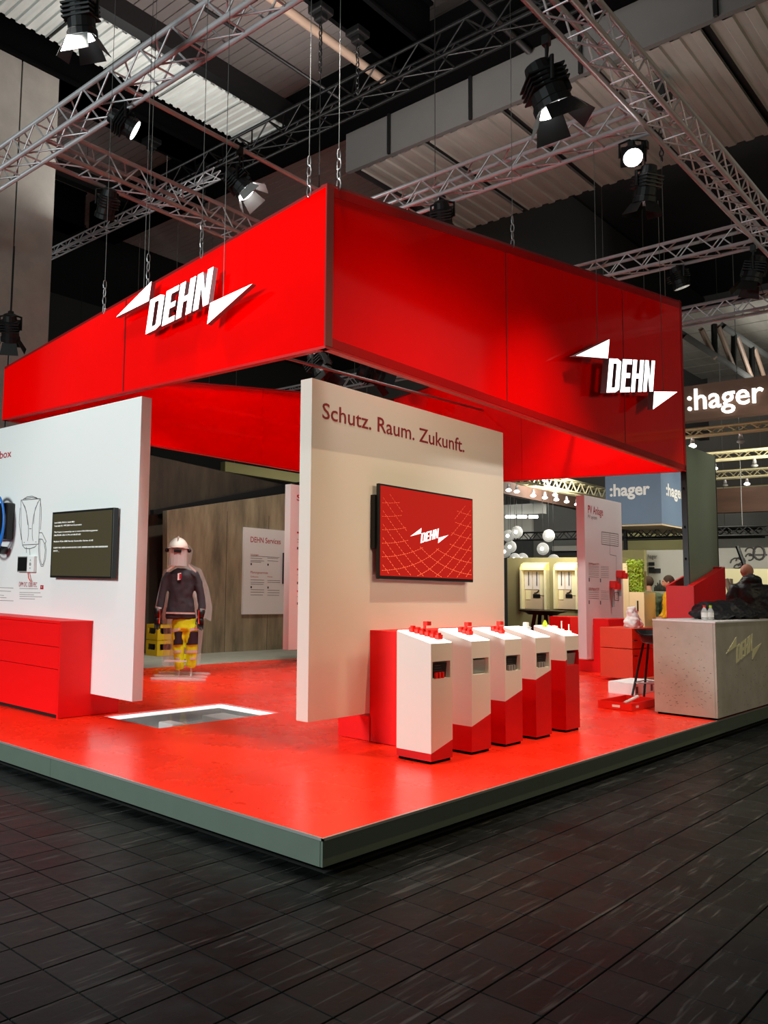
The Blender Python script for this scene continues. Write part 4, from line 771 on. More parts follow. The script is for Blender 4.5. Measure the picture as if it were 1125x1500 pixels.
for i, (px, m, ll) in enumerate(((1032, 'greyplastic', 'small clear bottle with dark cap on the counter'), (1041, 'lime', 'small clear bottle with yellow-green cap on the counter'))):
    p = gy(px, 903, .2); p.z = .992
    o = thing('drink_bottle', ll, 'bottle', p)
    g = G(); g.loft([(p+U3*h, r, r, V((1, 0, 0)), V((0, 1, 0))) for h, r in ((0, .028), (.01, .032), (.09, .032), (.115, .02), (.13, .013), (.14, .013))], 12); build(g, 'bottle_body', 'acrylicedge', o, smooth=True)
    build(G().tube([p+U3*.135, p+U3*.158], .015, 10), 'cap', 'redplastic' if i == 0 else m, o, smooth=True); build(G().tube([p+U3*.03, p+U3*.08], .0325, 12, cap=False), 'bottle_label', 'paper', o, smooth=True)

# ================================================================== PEOPLE
def person(loc, face, h, label, top, trousers, hairm, lean=0.0, arm=0.6, hood=False, topname='jacket', bald=False, bulk=0.0, turn=0.0, seat=False):
    """continuous body, clothes as children; face = heading angle"""
    L = V(loc); f = V((math.cos(face), math.sin(face), 0)); s = V((-f.y, f.x, 0)); k = h/1.78
    P = lambda a, b, c: L+(s*a+f*b+U3*c)*k
    o = thing('person', label, 'person', L)
    hip = .92; 
    def T(a, b, c):   # lean the upper body forward about the hip
        if c > hip: d = c-hip; return P(a, b+d*math.sin(lean), hip+d*math.cos(lean))
        return P(a, b, c)
    ax = s; ff = f
    def torso(e): return [(T(0, 0, .86), .155+e, .105+e, ax, ff), (T(0, 0, .95), .165+e, .115+e, ax, ff), (T(0, .0, 1.10), .145+e, .10+e, ax, ff), (T(0, .0, 1.28), .175+e, .12+e, ax, ff), (T(0, 0, 1.40), .19+e, .11+e, ax, ff), (T(0, 0, 1.46), .15+e, .085+e, ax, ff), (T(0, 0, 1.50), .07+e, .06+e, ax, ff)]
    def chain(g, pts, n=10):
        Q_ = [T(*p[:3]) for p in pts]; secs = []
        for i, q in enumerate(Q_):
            t = (Q_[min(i+1, len(Q_)-1)]-Q_[max(i-1, 0)]).normalized(); a = t.cross(ff); a = a.normalized() if a.length > .05 else s; b = t.cross(a); secs.append((q, pts[i][3]*k, pts[i][3]*k, a, b))
        g.loft(secs, n)
    def scaled(secs): return [(c, a*k, b*k, u, w_) for c, a, b, u, w_ in secs]
    g = G(); g.loft(scaled(torso(-.012))); chain(g, [(0, 0, 1.46, .058), (0, .01, 1.55, .055), (0, .02, 1.62, .052)])
    hd = T(0, .03+.02, 1.68); g.sphere(hd, .098*k, 14, 10, (.86, .95, 1.18)); g.sphere(hd+(f*.075-U3*.05)*k, .035*k, 8, 6)
    g.sphere(hd+(f*.10-U3*.005)*k, .016*k, 6, 5, (1, 1, 1.5))
    for e in (-1, 1): g.sphere(hd+(s*.085*e-U3*.01)*k, .024*k, 8, 6, (.6, .8, 1.3))
    for e in (-1, 1):
        chain(g, [(.18*e, 0, 1.40, .05), (.24*e, .03, 1.27, .045), (.255*e, .06, 1.14, .038), (.235*e, .06+.18*arm, 1.02+.04*arm, .033), (.20*e, .10+.30*arm, .95+.12*arm, .026)])
        hb = (.19*e, .11+.32*arm, .94+.13*arm); chain(g, [(hb[0], hb[1]-.02, hb[2], .026), (hb[0], hb[1]+.03, hb[2]-.01, .036), (hb[0], hb[1]+.07, hb[2]-.015, .034)])
        for q in range(4): chain(g, [(hb[0]+.03-.02*q, hb[1]+.06, hb[2]-.015, .0105), (hb[0]+.032-.021*q, hb[1]+.10, hb[2]-.02, .0095), (hb[0]+.032-.021*q, hb[1]+.125+.01*(q in (1, 2)), hb[2]-.04, .0085)], 6)
        chain(g, [(hb[0]-.03*e, hb[1]+.01, hb[2], .012), (hb[0]-.055*e, hb[1]+.04, hb[2]-.01, .011), (hb[0]-.06*e, hb[1]+.075, hb[2]-.02, .009)], 6)
        chain(g, [(.085*e, 0, .93, .085), (.09*e, .0, .72, .078), (.09*e, .01, .48, .055), (.09*e, -.01, .28, .052), (.09*e, -.02, .09, .036), (.09*e, -.02, .03, .038)]); chain(g, [(.09*e, -.05, .035, .033), (.09*e, .05, .032, .035), (.09*e, .14, .025, .028)])
    build(g, 'body', 'skin', o, remesh=.009)
    g = G(); g.loft(scaled(torso(.028+bulk)))
    for e in (-1, 1): chain(g, [(.14*e, 0, 1.43, .06), (.19*e, 0, 1.40, .085+bulk*.6), (.25*e, .03, 1.27, .075+bulk*.6), (.262*e, .06, 1.14, .066+bulk*.5), (.238*e, .06+.18*arm, 1.02+.04*arm, .055), (.205*e, .09+.29*arm, .955+.115*arm, .044)])
    if hood: chain(g, [(-.13, -.06, 1.48, .05), (-.07, -.10, 1.53, .07), (0, -.12, 1.55, .075), (.07, -.10, 1.53, .07), (.13, -.06, 1.48, .05)]); chain(g, [(-.10, .02, 1.49, .045), (-.08, -.05, 1.55, .055), (0, -.09, 1.59, .055), (.08, -.05, 1.55, .055), (.10, .02, 1.49, .045)])
    jk = build(g, topname, top, o, remesh=.013, wr=.035)
    g = G(); g.loft(scaled([(T(0, 0, .80), .15, .11, ax, ff), (T(0, 0, .90), .175, .125, ax, ff), (T(0, 0, .99), .165, .118, ax, ff)]))
    for e in (-1, 1): chain(g, [(.088*e, 0, .90, .098), (.092*e, .0, .72, .092), (.092*e, .01, .48, .075), (.092*e, -.01, .28, .07), (.092*e, -.02, .07, .062)])
    build(g, 'trousers', trousers, o, remesh=.014)
    for e in (-1, 1): g = G(); chain(g, [(.09*e, -.07, .04, .038), (.09*e, .03, .045, .045), (.09*e, .13, .035, .042), (.09*e, .17, .03, .028)]); build(g, 'shoe', 'black', o, remesh=.01)
    if not bald: g = G(); g.sphere(hd+(-f*.018+U3*.022)*k, .106*k, 14, 10, (.92, .98, 1.12)); build(g, 'hair', hairm, o, remesh=.012)
    for e in (-1, 1): build(G().sphere(hd+(f*.088+s*.032*e+U3*.012)*k, .010*k, 8, 6), 'eye', 'inkd', o, smooth=True)
    return o, jk, hd, k
hdir = math.atan2(FW.y, FW.x)
pm = gy(1097, 870, 1.02)
prs, jk, hd, kk = person((gy(1101, 870, 1.05).x, 1.05, 0), hdir-.15, 1.76, 'bald man in a black hooded jacket seen from behind, leaning over the counter', 'cloth', 'denim', None, lean=.10, arm=.8, hood=True, bald=True, bulk=.05)
pp = gz(985, 950, HZ)
a = gx(984, 905, 14.5); person((14.5, a.y, HZ), hdir+1.2, 1.80, 'person in a quilted yellow jacket half hidden behind the red column base', 'puffer', 'denim', 'hair', arm=.3)
a = gx(951, 880, 15.5); person((15.5, a.y, HZ), hdir-.3, 1.80, 'person with short brown hair in a green striped jumper beyond the hanging plant', 'stripe', 'denim', 'hair', arm=.2, topname='jumper')

# ================================================================== FURNITURE AT RIGHT
oc = thing('metal_cabinet', 'orange-red two-part metal cabinet standing behind the reception counter', 'cabinet', (9.3, 1.9, 0))
a = gy(926.8, 921, 1.89); b = gy(960, 921, 1.89)
build(G().box((a.x, 1.9, .04), (a.x+.9, 2.35, .46)), 'lower_section', 'orangered', oc, bevel=.004); build(G().box((a.x, 1.9, .47), (a.x+.9, 2.35, a.z)), 'upper_section', 'orangered', oc, bevel=.004)
for z in (.36, .58): build(G().box((a.x+.03, 1.885, z), (a.x+.16, 1.9, z+.012)), 'handle', 'black', oc)
build(G().box((a.x+.55, 1.893, .30), (a.x+.62, 1.9, .42)), 'lock_plate', 'greyplastic', oc)
p = V((a.x+.45, 2.05, a.z)); g = G(); blob(g, p+V((-.1, 0, .08)), p+V((.1, 0, .08)), .09, .08, flat=.8)
g.loft([(p+U3*.0, .17, .11, V((1, 0, 0)), V((0, 1, 0))), (p+U3*.10, .15, .10, V((1, 0, 0)), V((0, 1, 0))), (p+U3*.22, .10, .07, V((1, 0, 0)), V((0, 1, 0))), (p+U3*.30+V((-.02, 0, 0)), .05, .04, V((1, 0, 0)), V((0, 1, 0)))], 14)
tag(build(g, 'plastic_bag', 'paper', remesh=.015, wr=.12), 'crumpled white bag on top of the orange-red cabinet', 'bag')
st = thing('bar_stool', 'black bar stool with shell seat half hidden behind the counter', 'stool', (7.0, .95, 0))
sc0 = V((6.95, .93, 0)); 
seat_c = gy(953, 935, .93); sc0 = V((seat_c.x+.08, .93, 0)); zs = seat_c.z
g = G(); N = 16; rings = [[sc0+V((rr*math.cos(2*math.pi*j/N), rr*.95*math.sin(2*math.pi*j/N), zs+dz+(.05 if (math.sin(2*math.pi*j/N+.6) > 0 and rr > .17) else 0))) for j in range(N)] for rr, dz in ((.05, -.07), (.13, -.05), (.18, .0), (.205, .045), (.19, .048), (.12, -.02), (.04, -.035))]
g.add([q for r_ in rings for q in r_], [(i*N+j, i*N+(j+1) % N, (i+1)*N+(j+1) % N, (i+1)*N+j) for i in range(6) for j in range(N)]+[tuple(reversed(range(N))), tuple(range(6*N, 7*N))]); build(g, 'seat', 'black', st, smooth=True)
for sx, sy in ((-1, -1), (1, -1), (-1, 1), (1, 1)): build(G().tube([sc0+V((sx*.08, sy*.08, zs-.06)), sc0+V((sx*.20, sy*.19, .0))], .013, 8), 'leg', 'blackmet', st, smooth=True)
c4 = [sc0+V((sx*.165, sy*.158, .22)) for sx, sy in ((-1, -1), (1, -1), (1, 1), (-1, 1))]; rods([(c4[i], c4[(i+1) % 4]) for i in range(4)], 'footrest', 'steel', st, .008)
cr = thing('storage_crate', 'white carton with printed pictures on the floor behind the counter', 'box', (8.0, 1.3, 0))
a, b = gy(924, 1016, 1.35), gy(924, 1001, 1.35)
build(G().box((a.x, 1.30, 0), (a.x+.75, 1.62, max(.12, b.z))), 'carton', 'paper', cr)
for k in range(3): build(G().box((a.x+.03+k*.25, 1.298, .02), (a.x+.10+k*.25, 1.30, .10)), 'printed_picture', 'ink', cr)
tr = thing('red_tray', 'shallow red plastic tray with a white tube in it on the red floor', 'tray', (6.5, .9, 0))
g = G(); x, y, x2, y2 = 6.17, .77, 6.95, 1.12; g.box((x, y, .004), (x2, y2, .014)); g.box((x, y, .014), (x2, y+.012, .085)).box((x, y2-.012, .014), (x2, y2, .085)).box((x, y+.012, .014), (x+.012, y2-.012, .085)).box((x2-.012, y+.012, .014), (x2, y2-.012, .085)); build(g, 'tray_body', 'redplastic', tr)
build(G().box((x-.001, y+.12, .03), (x, y+.2, .055)).box((x+.12, y-.001, .03), (x+.2, y, .055)), 'tray_label', 'paper', tr)
build(G().tube([(x+.05, y+.1, .07), (x2-.05, y+.2, .085)], .018, 10), 'white_tube', 'paper', tr, smooth=True)
# screen tower in its red planter
yT = 1.1
tw = thing('screen_tower', 'tall grey-green screen panel rising from the red sloping base behind the counter', 'screen tower', (9.9, yT, 0))
a, b = gy(1009.5, 850, yT+.15), gy(1047.5, 668, yT+.15); tl = gy(1010, 654, yT+.15)
build(G().prism([(a.x, yT+.15, .9), (b.x, yT+.15, .9), (b.x, yT+.15, b.z), (a.x, yT+.15, tl.z)], (0, .06, 0)), 'face_panel', 'ledpanel', tw)
build(G().prism([(a.x-.03, yT+.14, .9), (a.x, yT+.14, .9), (a.x, yT+.14, tl.z), (a.x-.03, yT+.14, tl.z)], (0, .07, 0)), 'edge_frame', 'black', tw); build(G().box((b.x-.015, yT+.145, .9), (b.x+.004, yT+.21, b.z-.01)), 'edge_frame', 'black', tw)
for z in (2.75, 1.75, 2.2): build(G().box((a.x-.09, yT+.17, z), (a.x-.03, yT+.185, z+.03)), 'mount_lug', 'black', tw)
bs = thing('tower_base', 'red sloping planter-like base of the screen tower', 'base', (9.9, yT, 0))
c0 = gy(1016, 858.4, yT); c1 = gy(1062, 830.5, yT); 
bl = gx(987.3, 857.6, c0.x); dpt = max(.35, min(.6, bl.y-yT)); th = .03
g = G()
def wall4(p, q, zp, zq, off): g.prism([V((p[0], p[1], 0)), V((q[0], q[1], 0)), V((q[0], q[1], zq)), V((p[0], p[1], zp))], off)
build(G().prism([(c0.x, yT, 0), (c1.x, yT, 0), (c1.x, yT, c1.z), (c0.x, yT, c0.z)], (0, th, 0)), 'front_board', 'red', bs); build(G().prism([(c0.x, yT+dpt-th, 0), (c1.x, yT+dpt-th, 0), (c1.x, yT+dpt-th, c1.z), (c0.x, yT+dpt-th, c0.z)], (0, th, 0)), 'back_board', 'red', bs)
build(G().box((c0.x, yT+th, 0), (c0.x+th, yT+dpt-th, c0.z)), 'end_board', 'red', bs); build(G().box((c1.x-th, yT+th, 0), (c1.x, yT+dpt-th, c1.z)), 'end_board', 'red', bs)
build(G().prism([(c0.x+th, yT+th, c0.z-.02), (c1.x-th, yT+th, c1.z-.02), (c1.x-th, yT+.12, c1.z-.02), (c0.x+th, yT+.12, c0.z-.02)], (0, 0, -.02)), 'top_board', 'red', bs)

#=PART2=
# ================================================================== LIGHTING RIG
ZT = 6.4
tA = truss((1.87, -3.0, ZT), (1.87, 10.0, ZT), 'silver box truss running across the upper left, nearest the camera', group=None)
tB = truss((-0.5, .46, ZT), (13.6, .46, ZT), 'silver box truss running steeply down the upper right corner')
tC = truss((6.27, .46, ZT), (6.27, 5.98, ZT), 'silver box truss behind the canopy top, meeting the steep right-hand truss')
tD = truss((1.87, 5.98, ZT), (13.6, 5.98, ZT), 'silver box truss sloping down from the left truss to behind the canopy')
tE = truss((10.65, .46, ZT), (10.65, 5.98, ZT), 'silver box truss above the right end of the canopy')
tF = truss((14.07, -1.5, ZT), (14.07, 20, ZT), 'silver box truss past the right corner of the canopy, behind the hanging lamp', stuffed=True)
tG = truss((7.3, 8.5, 9.0), (7.3, 16, 9.0), 'small dim truss high at the left beside the concrete column', s=.17, stuffed=True, r=.018)
tK = truss((8.0, -1, 9.5), (8.0, 12, 9.5), 'black lattice girder under the boarded ceiling', s=.42, panel=.8, m='blackmet', r=.03, rb=.016)
def pipe(y, x0, x1, z, r, m, label):
    return tag(build(G().tube([(x0, y, z), (x1, y, z)], r, 10), 'ceiling_pipe', m, smooth=True), label, 'pipe')
q = gz(215, 145, 6.75); q_pipe = q.copy(); pipe(q.y, q.x-.3, 8.8, 6.75, .028, 'chrome', 'pinkish silver pipe slung beside the bright ribbed ceiling strip')
pipe(5.32, 3, 9.4, 9.98, .07, 'tan', 'thick tan pipe under the boarded ceiling'); pipe(6.2, 2, 8.6, 9.98, .03, 'blackmet', 'thin black pipe left of the tan pipe under the ceiling')
pipe(3.0, 5, 8.7, 9.7, .05, 'blackmet', 'black conduit crossing above the lattice girder')
def fixture(att, aim, sc, lit, label, drop=.22, doors=True, fat=1.0, dark=False):
    a = V(att); d = V(aim).normalized(); o = thing('stage_light', label, 'stage light', a)
    build(G().box(a-V((.035, .03, .03)), a+V((.035, .03, .06))).tube([a, a-U3*drop*.5], .014, 6), 'clamp', 'blackmet', o)
    c = a-U3*(drop+.12*sc); s = d.cross(U3); s = s.normalized() if s.length > .05 else V((1, 0, 0)); u = s.cross(d)
    r = .13*sc*fat; L = .30*sc
    build(G().tube([c+s*(r+.02), c+s*(r+.02)+U3*(r+.06), c+U3*(r+.10), c-s*(r+.02)+U3*(r+.06), c-s*(r+.02)], .012*sc+.004, 6), 'yoke', 'blackmet', o)
    secs = [(c+d*L*t, r*k, r*k, s, u) for t, k in ((-.75, .45), (-.7, .7), (-.45, .78), (-.4, .95), (.3, .95), (.35, 1.05), (.52, 1.05))]
    g = G(); g.loft(secs, 16)
    for k in range(4): g.obox(c-d*L*(.35-.12*k), (r*1.02, .008, r*1.02), s, u)
    g.obox(c+u*r*.9-d*L*.1, (r*.45, L*.35, r*.22), s, u)
    build(g, 'lamp_body', 'lampblack', o)
    f = c+d*L*.525; build(G().tube([f, f+d*.004], r*.93, 18), 'lens', 'lens' if lit else 'darklens', o)
    if doors:
        for k in range(4):
            e = (u, s, -u, -s)[k]; w_ = (s, u, s, u)[k]; p = f+e*r*.92; n_ = (d*.85+e*.5)*r*1.35
            build(G().prism([p-w_*r*.75, p+w_*r*.75, p+w_*r*1.0+n_, p-w_*r*1.0+n_], (d*.6-e*.8)*.004), 'barn_door', 'doorlit' if lit and not (dark and k != 2) else 'lampblack', o)  # doors of glowing lamps are coloured lighter to read as lit
    build(G().tube([a+V((.05, 0, 0)), a+V((.12, .05, -.15)), c+u*r+V((.05, 0, .05)), c-d*L*.7], .007, 5), 'power_cable', 'black', o, smooth=True)
    return o
mat_dl = mat('dark_lens', rgb(40, 42, 46), 0.1); M['darklens'] = mat_dl; M['lampblack'] = mat('lamp_black', rgb(9, 9, 10), .55, spec=.3); M['wire'] = mat('wire_steel', rgb(100, 100, 98), .5, metal=.4); M['doorlit'] = mat('lit_door', rgb(150, 152, 150), 0.35, metal=.4)
def at(px, py, z): return gz(px, py, z)
fixture(at(120, 0, 6.3), (.25, .15, -.95), 1.0, True, 'large black stage light with open doors at the top left corner', drop=.05, dark=True)
fixture(at(183, 168, 6.3), (.65, -.45, -.45), .85, True, 'glowing stage light under the near left truss', drop=.0, doors=False)
fixture(V((at(355, 232, 6.6).x, q_pipe.y, 6.70)), (.35, -.55, -.75), 1.0, True, 'lit stage light with lit doors above the left end of the canopy top', drop=.30)
fixture(at(800, 62, 6.3), (.2, -.25, -.95), 1.25, True, 'large black moving stage light hanging from the steep right truss', drop=.32, dark=True, fat=1.0)
fixture(at(925, 215, 6.3), (-.72, -.35, -.5), .8, True, 'bright stage light shining at the crossing of the two right trusses', drop=.02, doors=False)
fixture(at(945, 215, 6.3), (.1, .2, -1), 1.1, False, 'dark stage light hanging below the right truss crossing', drop=.35, fat=.8)
fixture(at(1103, 365, 6.3), (-.05, .3, -1), 1.05, False, 'black stage light hanging at the right edge of the photo', drop=.22)
fixture(V((6.13, gx(648, 288, 6.13).y, 6.38)), (.5, .2, -.8), 1.0, False, 'small dark stage light under the truss behind the canopy top', drop=.12)
fixture(V((gy(160, 205, 5.98).x, 5.98, 6.38)), (.2, .6, -.9), 1.0, False, 'dark stage light on the truss right of the concrete column', drop=.1, doors=False)
fixture(at(120, 400, 6.3) if False else V((3.0, 8.6, 5.3)), (.3, .4, -.8), 1.1, False, 'dark stage light just right of the concrete column above the canopy', drop=.1)
fixture(V((10.65, gx(995, 418, 10.65).y, 6.38)), (.2, -.2, -.9), .9, False, 'small clamp light above the right corner of the canopy', drop=.1, doors=False)
fixture(at(468, 520, 4.9), (.0, -.5, -.8), 1.2, False, 'dark stage light inside the canopy opening, left one', drop=.05)
fixture(at(545, 533, 4.9), (.7, -.5, -.3), 1.1, False, 'dark stage light inside the canopy opening, right one', drop=.05)
for nm, top in (('stage_light.009', 6.4), ('stage_light.011', 6.4), ('stage_light.012', 6.4)):
    o = bpy.data.objects[nm]; build(G().tube([tuple(o.location+U3*.05), (o.location.x, o.location.y, top)], .015, 6), 'hanger_pole', 'blackmet', o)
wf = thing('stage_light', 'added unseen wall-washing stage light with long light-blocking flag, high before the steep truss', 'stage light', (3.1, -1.2, 8.2))  # unseen housing and flag, added to keep the wall light off the canopy
build(G().box((2.95, -1.34, 8.08), (3.25, -1.10, 8.36)), 'lamp_body', 'lampblack', wf, bevel=.01); build(G().box((1.7, -1.0, 7.62), (4.5, -.995, 8.3)), 'flag', 'lampblack', wf); build(G().tube([(3.1, -1.2, 8.36), (3.1, -1.2, 12.1)], .02, 6), 'hanger_pole', 'blackmet', wf); build(G().tube([(3.1, -1.1, 8.3), (3.1, -.998, 8.25)], .015, 6), 'flag_arm', 'blackmet', wf)
# chain hoists on the beams
for i, (px, py, z) in enumerate(((470, 22, 9.9), (524, 55, 9.9), (967, 150, 8.6), (222, 212, 9.9), (300, 250, 9.9))):
    p = at(px, py, z); o = thing('chain_hoist', 'black chain hoist %s' % ['under the dark beam at the top centre, left one', 'under the dark beam at the top centre, right one', 'hanging dark in front of the gallery soffit', 'under the long beam behind the left trusses, left one', 'under the long beam behind the left trusses, right one'][i], 'hoist', p)
    build(G().box(p-V((.16, .13, .0)), p+V((.16, .13, .3))).box(p-V((.08, .08, .10)), p+V((.08, .08, .0))), 'hoist_body', 'blackmet', o, bevel=.02)
    g = G()
    for k in range(10): c = p-U3*(.12+.085*k); g.tube([c+(V((1, 0, 0)) if k % 2 else V((0, 1, 0)))*.028*math.cos(t)+U3*.055*math.sin(t) for t in [j*math.pi/4 for j in range(9)]], .009, 5)
    build(g, 'chain', 'blackmet', o)
    build(G().tube([p+U3*.3, p+U3*(3.4-(3.4 if z < 9 else 0)+.5)], .012, 6), 'hoist_rod', 'blackmet', o)
# suspension wires of the canopy and of the two signs
def wire(p, ztop, label, chain=True):
    p = V(p); o = thing('suspension_wire', label, 'wire', p)
    build(G().tube([p+U3*(.32 if chain else 0), V((p.x, p.y, ztop))], .003, 5), 'cable', 'wire', o)
    if chain:
        g = G()
        for k in range(4): c = p+U3*(.04+.08*k); g.tube([c+(V((1, 0, 0)) if k % 2 else V((0, 1, 0)))*.018*math.cos(t)+U3*.048*math.sin(t) for t in [j*math.pi/4 for j in range(9)]], .005, 5)
        build(g, 'shackle_chain', 'steel', o)
def edge(a, za, b, zb, px):
    best = None
    for k in range(1001):
        u = k/1000; p = V((a.x+(b.x-a.x)*u, a.y+(b.y-a.y)*u, za+(zb-za)*u)); v = p-CAM; x = CX+F_PX*v.dot(RT)/v.dot(FW)
        if best is None or abs(x-px) < best[0]: best = (abs(x-px), p)
    return best[1]
for px, l in ((452, 'first left of the front corner'), (295, 'above the middle of the left face'), (216, 'left of the lit sign on the left face'), (152, 'nearest the concrete column')):
    wire(edge(NC, TZ['N'], LC, TZ['L'], px), 11.9, 'wire with chain holding the canopy, '+l)
for px, l in ((496, 'first right of the front corner'), (751, 'above the middle of the right face')):
    wire(edge(NC, TZ['N'], GC, TZ['G'], px), 11.9, 'wire with chain holding the canopy, '+l)
wire(Or+V((-.25, 0, .42))+Vr*.25, ZT, 'wire holding the left arrow tip of the right-hand lit sign', False)
wire(Or+Ur*1.25+Vr*.0, ZT, 'wire holding the right arrow tip of the right-hand lit sign', False)
wire(Ol+Ul*-.15+Vl*1.42, ZT+2, 'wire holding the left arrow tip of the left-hand lit sign', False)
wire(Ol+Ul*1.22+Vl*0.0, ZT+3, 'wire holding the right arrow tip of the left-hand lit sign', False)
for i, (px, py, zz0, zz1) in enumerate(((470, 60, 4.5, 12.1), (637, 120, 5.5, 12.1), (176, 420, 4.6, 12.1), (122, 380, 5, 12.1))):
    p = at(px, py, 9.0); tag(build(G().tube([(p.x, p.y, zz0), (p.x, p.y, zz1)], .006, 5), 'hanging_cable', 'blackmet'), 'thin dark cable hanging from the ceiling %s' % ['left of the canopy front corner', 'right of the canopy front corner', 'above the left lit sign', 'beside the concrete column'][i], 'cable')

# ================================================================== STANDS BEHIND (right and centre)
def fbox(px0, py0, px1, py1, X, depth, name, m, label=None, cat=None, parent=None, bevel=0, ztop=None, zbot=None):
    a, b = gx(px0, py0, X), gx(px1, py1, X)
    o = build(G().box((X, b.y, zbot if zbot is not None else b.z), (X+depth, a.y, ztop if ztop is not None else a.z)), name, m, parent, bevel=bevel)
    if label: tag(o, label, cat)
    return o
# grey overhead block with the white lettering
hb = tag(build(G().box((19.2, 4.70, 3.02), (22.5, 6.05, 4.7)), 'hanging_sign_block', 'steelblue'), 'blue-grey hanging block with white :hager lettering under the right end of the canopy', 'sign')
build(G().box((19.2, 4.70, 2.98), (22.5, 6.05, 3.015)), 'underside_panel', 'beige', hb)
a, b, c = gx(893.6, 727, 19.2), gx(952.4, 724.6, 19.2), gx(893.6, 710, 19.2); text(':hager', (19.19, a.y, a.z), (0, b.y-a.y, 0), (0, 0, c.z-a.z), 'lettering', 'white', hb, bold=.03)
a, b, c = gy(975.2, 725, 4.70), gy(1001, 731, 4.70), gy(976, 708, 4.7); text(':hager', (a.x, 4.69, a.z), (b.x-a.x, 0, 0), (0, 0, c.z-a.z), 'lettering', 'white', hb, bold=.03)
# brown overhead sign with lit lettering
X = 20.5; a, b = gx(985, 567, X), gx(1190, 601, X)
bs2 = tag(build(G().box((X, b.y, gx(1012, 616, X).z), (X+.4, a.y, gx(1012, 565, X).z)), 'hanging_sign_board', 'brownsign'), 'brown hanging board with glowing white :hager lettering at the right edge', 'sign')
a, b, c = gx(1008.5, 602, X), gx(1120, 588.5, X), gx(1020, 569, X); text(':hager', (X-.05, a.y, a.z), (0, b.y-a.y, 0), (0, 0, (c.z-a.z)*.98), 'lit_lettering', 'litsoft', bs2, bold=.008, extr=.03)
# pale trusses with downlights
def spotlet(p, label, lit=True):
    o = thing('downlight', label, 'lamp', p, 'small downlights under the far trusses')
    build(G().tube([p, p-U3*.12], [.03, .05], 8), 'housing', 'chrome', o, smooth=True); build(G().sphere(p-U3*.17, .075, 10, 6, (1, 1, .55)), 'bulb', 'bulb' if lit else 'greyplastic', o, smooth=True)
rowx = [(gz(1050, y, 4.6).x, l) for y, l in ((637, 'nearest, just below the brown lit sign'), (675, 'second from the top behind the screen tower'), (702, 'third from the top behind the screen tower'), (725, 'fourth from the top behind the screen tower'))]
M['bulbtube'] = M['bulb']; M['pale'] = mat('pale_truss', rgb(190, 180, 140), .5, metal=.3)
for i, (x, l) in enumerate(rowx):
    truss((x, -6, 4.6), (x, (7.5, 4.3, 6.6, 7.2)[i], 4.6), 'pale lattice truss at the right, '+l, m='pale', r=.028, rb=.012, stuffed=True, panel=.4, s=(.15, .18, .2, .2)[i])
R1, R2, R3, R4 = [q_[0] for q_ in rowx]
for i, (px, X) in enumerate(((1016, R1), (1047, R2), (1106, R2), (1062, R3), (1094, R3), (1073, R4), (1059, R4), (1091, R4), (1122, R4), (1087, R1))):
    p = gx(px, 700, X); spotlet(V((X, p.y, 4.58)), 'small downlight under the pale trusses, '+('beside the right canopy corner', 'left one under the second truss', 'right unlit one under the second truss', 'left unlit one under the third truss', 'right one under the third truss', 'between the two leftmost of the lowest row', 'leftmost of the lowest row', 'third from left in the lowest row', 'rightmost of the lowest row', 'unlit under the nearest truss')[i], i not in (2, 3, 9))
tag(build(G().box((24, -8, 3.65), (24.3, 6.2, 4.35)), 'overhead_beam', 'brownsign'), 'long tan overhead beam below the pale trusses', 'beam')
# light walls of the far stands
def far(px0, py0, px1, py1, X, name, m, label, cat='wall', zbot=HZ): return fbox(px0, py0, px1, py1, X, .15, name, m, label, cat, zbot=zbot)
M['farwhite'] = mat('far_white_wall', rgb(196, 194, 184), .8, noise=.04, nscale=.7); M['fargrey'] = mat('far_grey_wall', rgb(128, 128, 122), .85, noise=.05, nscale=.6); M['fardark'] = mat('far_dark_wall', rgb(62, 64, 62), .85)
M['paleyellow'] = mat('pale_yellow_wall', rgb(206, 200, 140), .8)
far(1046, 752, 1180, 800, 28.5, 'stand_wall', 'fargrey', 'grey wall high behind the screen tower')
w1 = far(1046, 803, 1180, 870, 25.5, 'stand_wall', 'farwhite', 'white stand wall with small printed graphics behind the bald man')
g = G()
for (x, y, r) in ((1079, 825, .16), (1082, 832, .12), (1085, 822, .12), (1087, 829, .1), (1099, 808, .12), (1098, 816, .1)):
    p = gx(x, y, 25.49); g.tube([p+V((-.01, r*math.cos(t), r*math.sin(t))) for t in [j*math.pi/5 for j in range(9)]], .02, 4)
p, q = gx(1104, 813, 25.48), gx(1124, 815, 25.48); g.box((25.48, q.y, p.z-.02), (25.5, p.y, p.z+.03)); p = gx(1112, 810, 25.48); g.tube([p+V((0, .14*math.cos(t), .2*math.sin(t))) for t in [j*math.pi/6 for j in range(13)]], .03, 4)
build(g, 'printed_graphic', 'ink', w1)
far(1052, 833, 1180, 905, 20, 'display_case', 'cream', 'pale display case behind the bald man', 'display case')
o = thing('wooden_frame', 'brown wooden easel frame leaning behind the bald man', 'frame', gx(1070, 850, 16)); a, b = gx(1063, 848, 16), gx(1075, 880, 16); rods([(a, b), (a+V((.3, 0, 0)), V((b.x-.2, b.y, HZ))), (b, V((b.x+.1, b.y-.25, HZ)))], 'frame_rail', 'tan', o, .05)
build(G().tube([gx(1080, 800, 22), gx(1094, 838, 22), gx(1095, 838, 22)+V((0, 0, -1.9))], .05, 6), 'x', 'blackmet')
tag(COL.objects[-1], 'slanting black post behind the bald man', 'post'); COL.objects[-1].name = 'black_post'
truss((20.9, 3.9, 2.78), (20.9, 12, 2.78), 'thin black lattice truss below the blue-grey block', s=.22, m='blackmet', r=.02, rb=.014, stuffed=True, panel=.4)
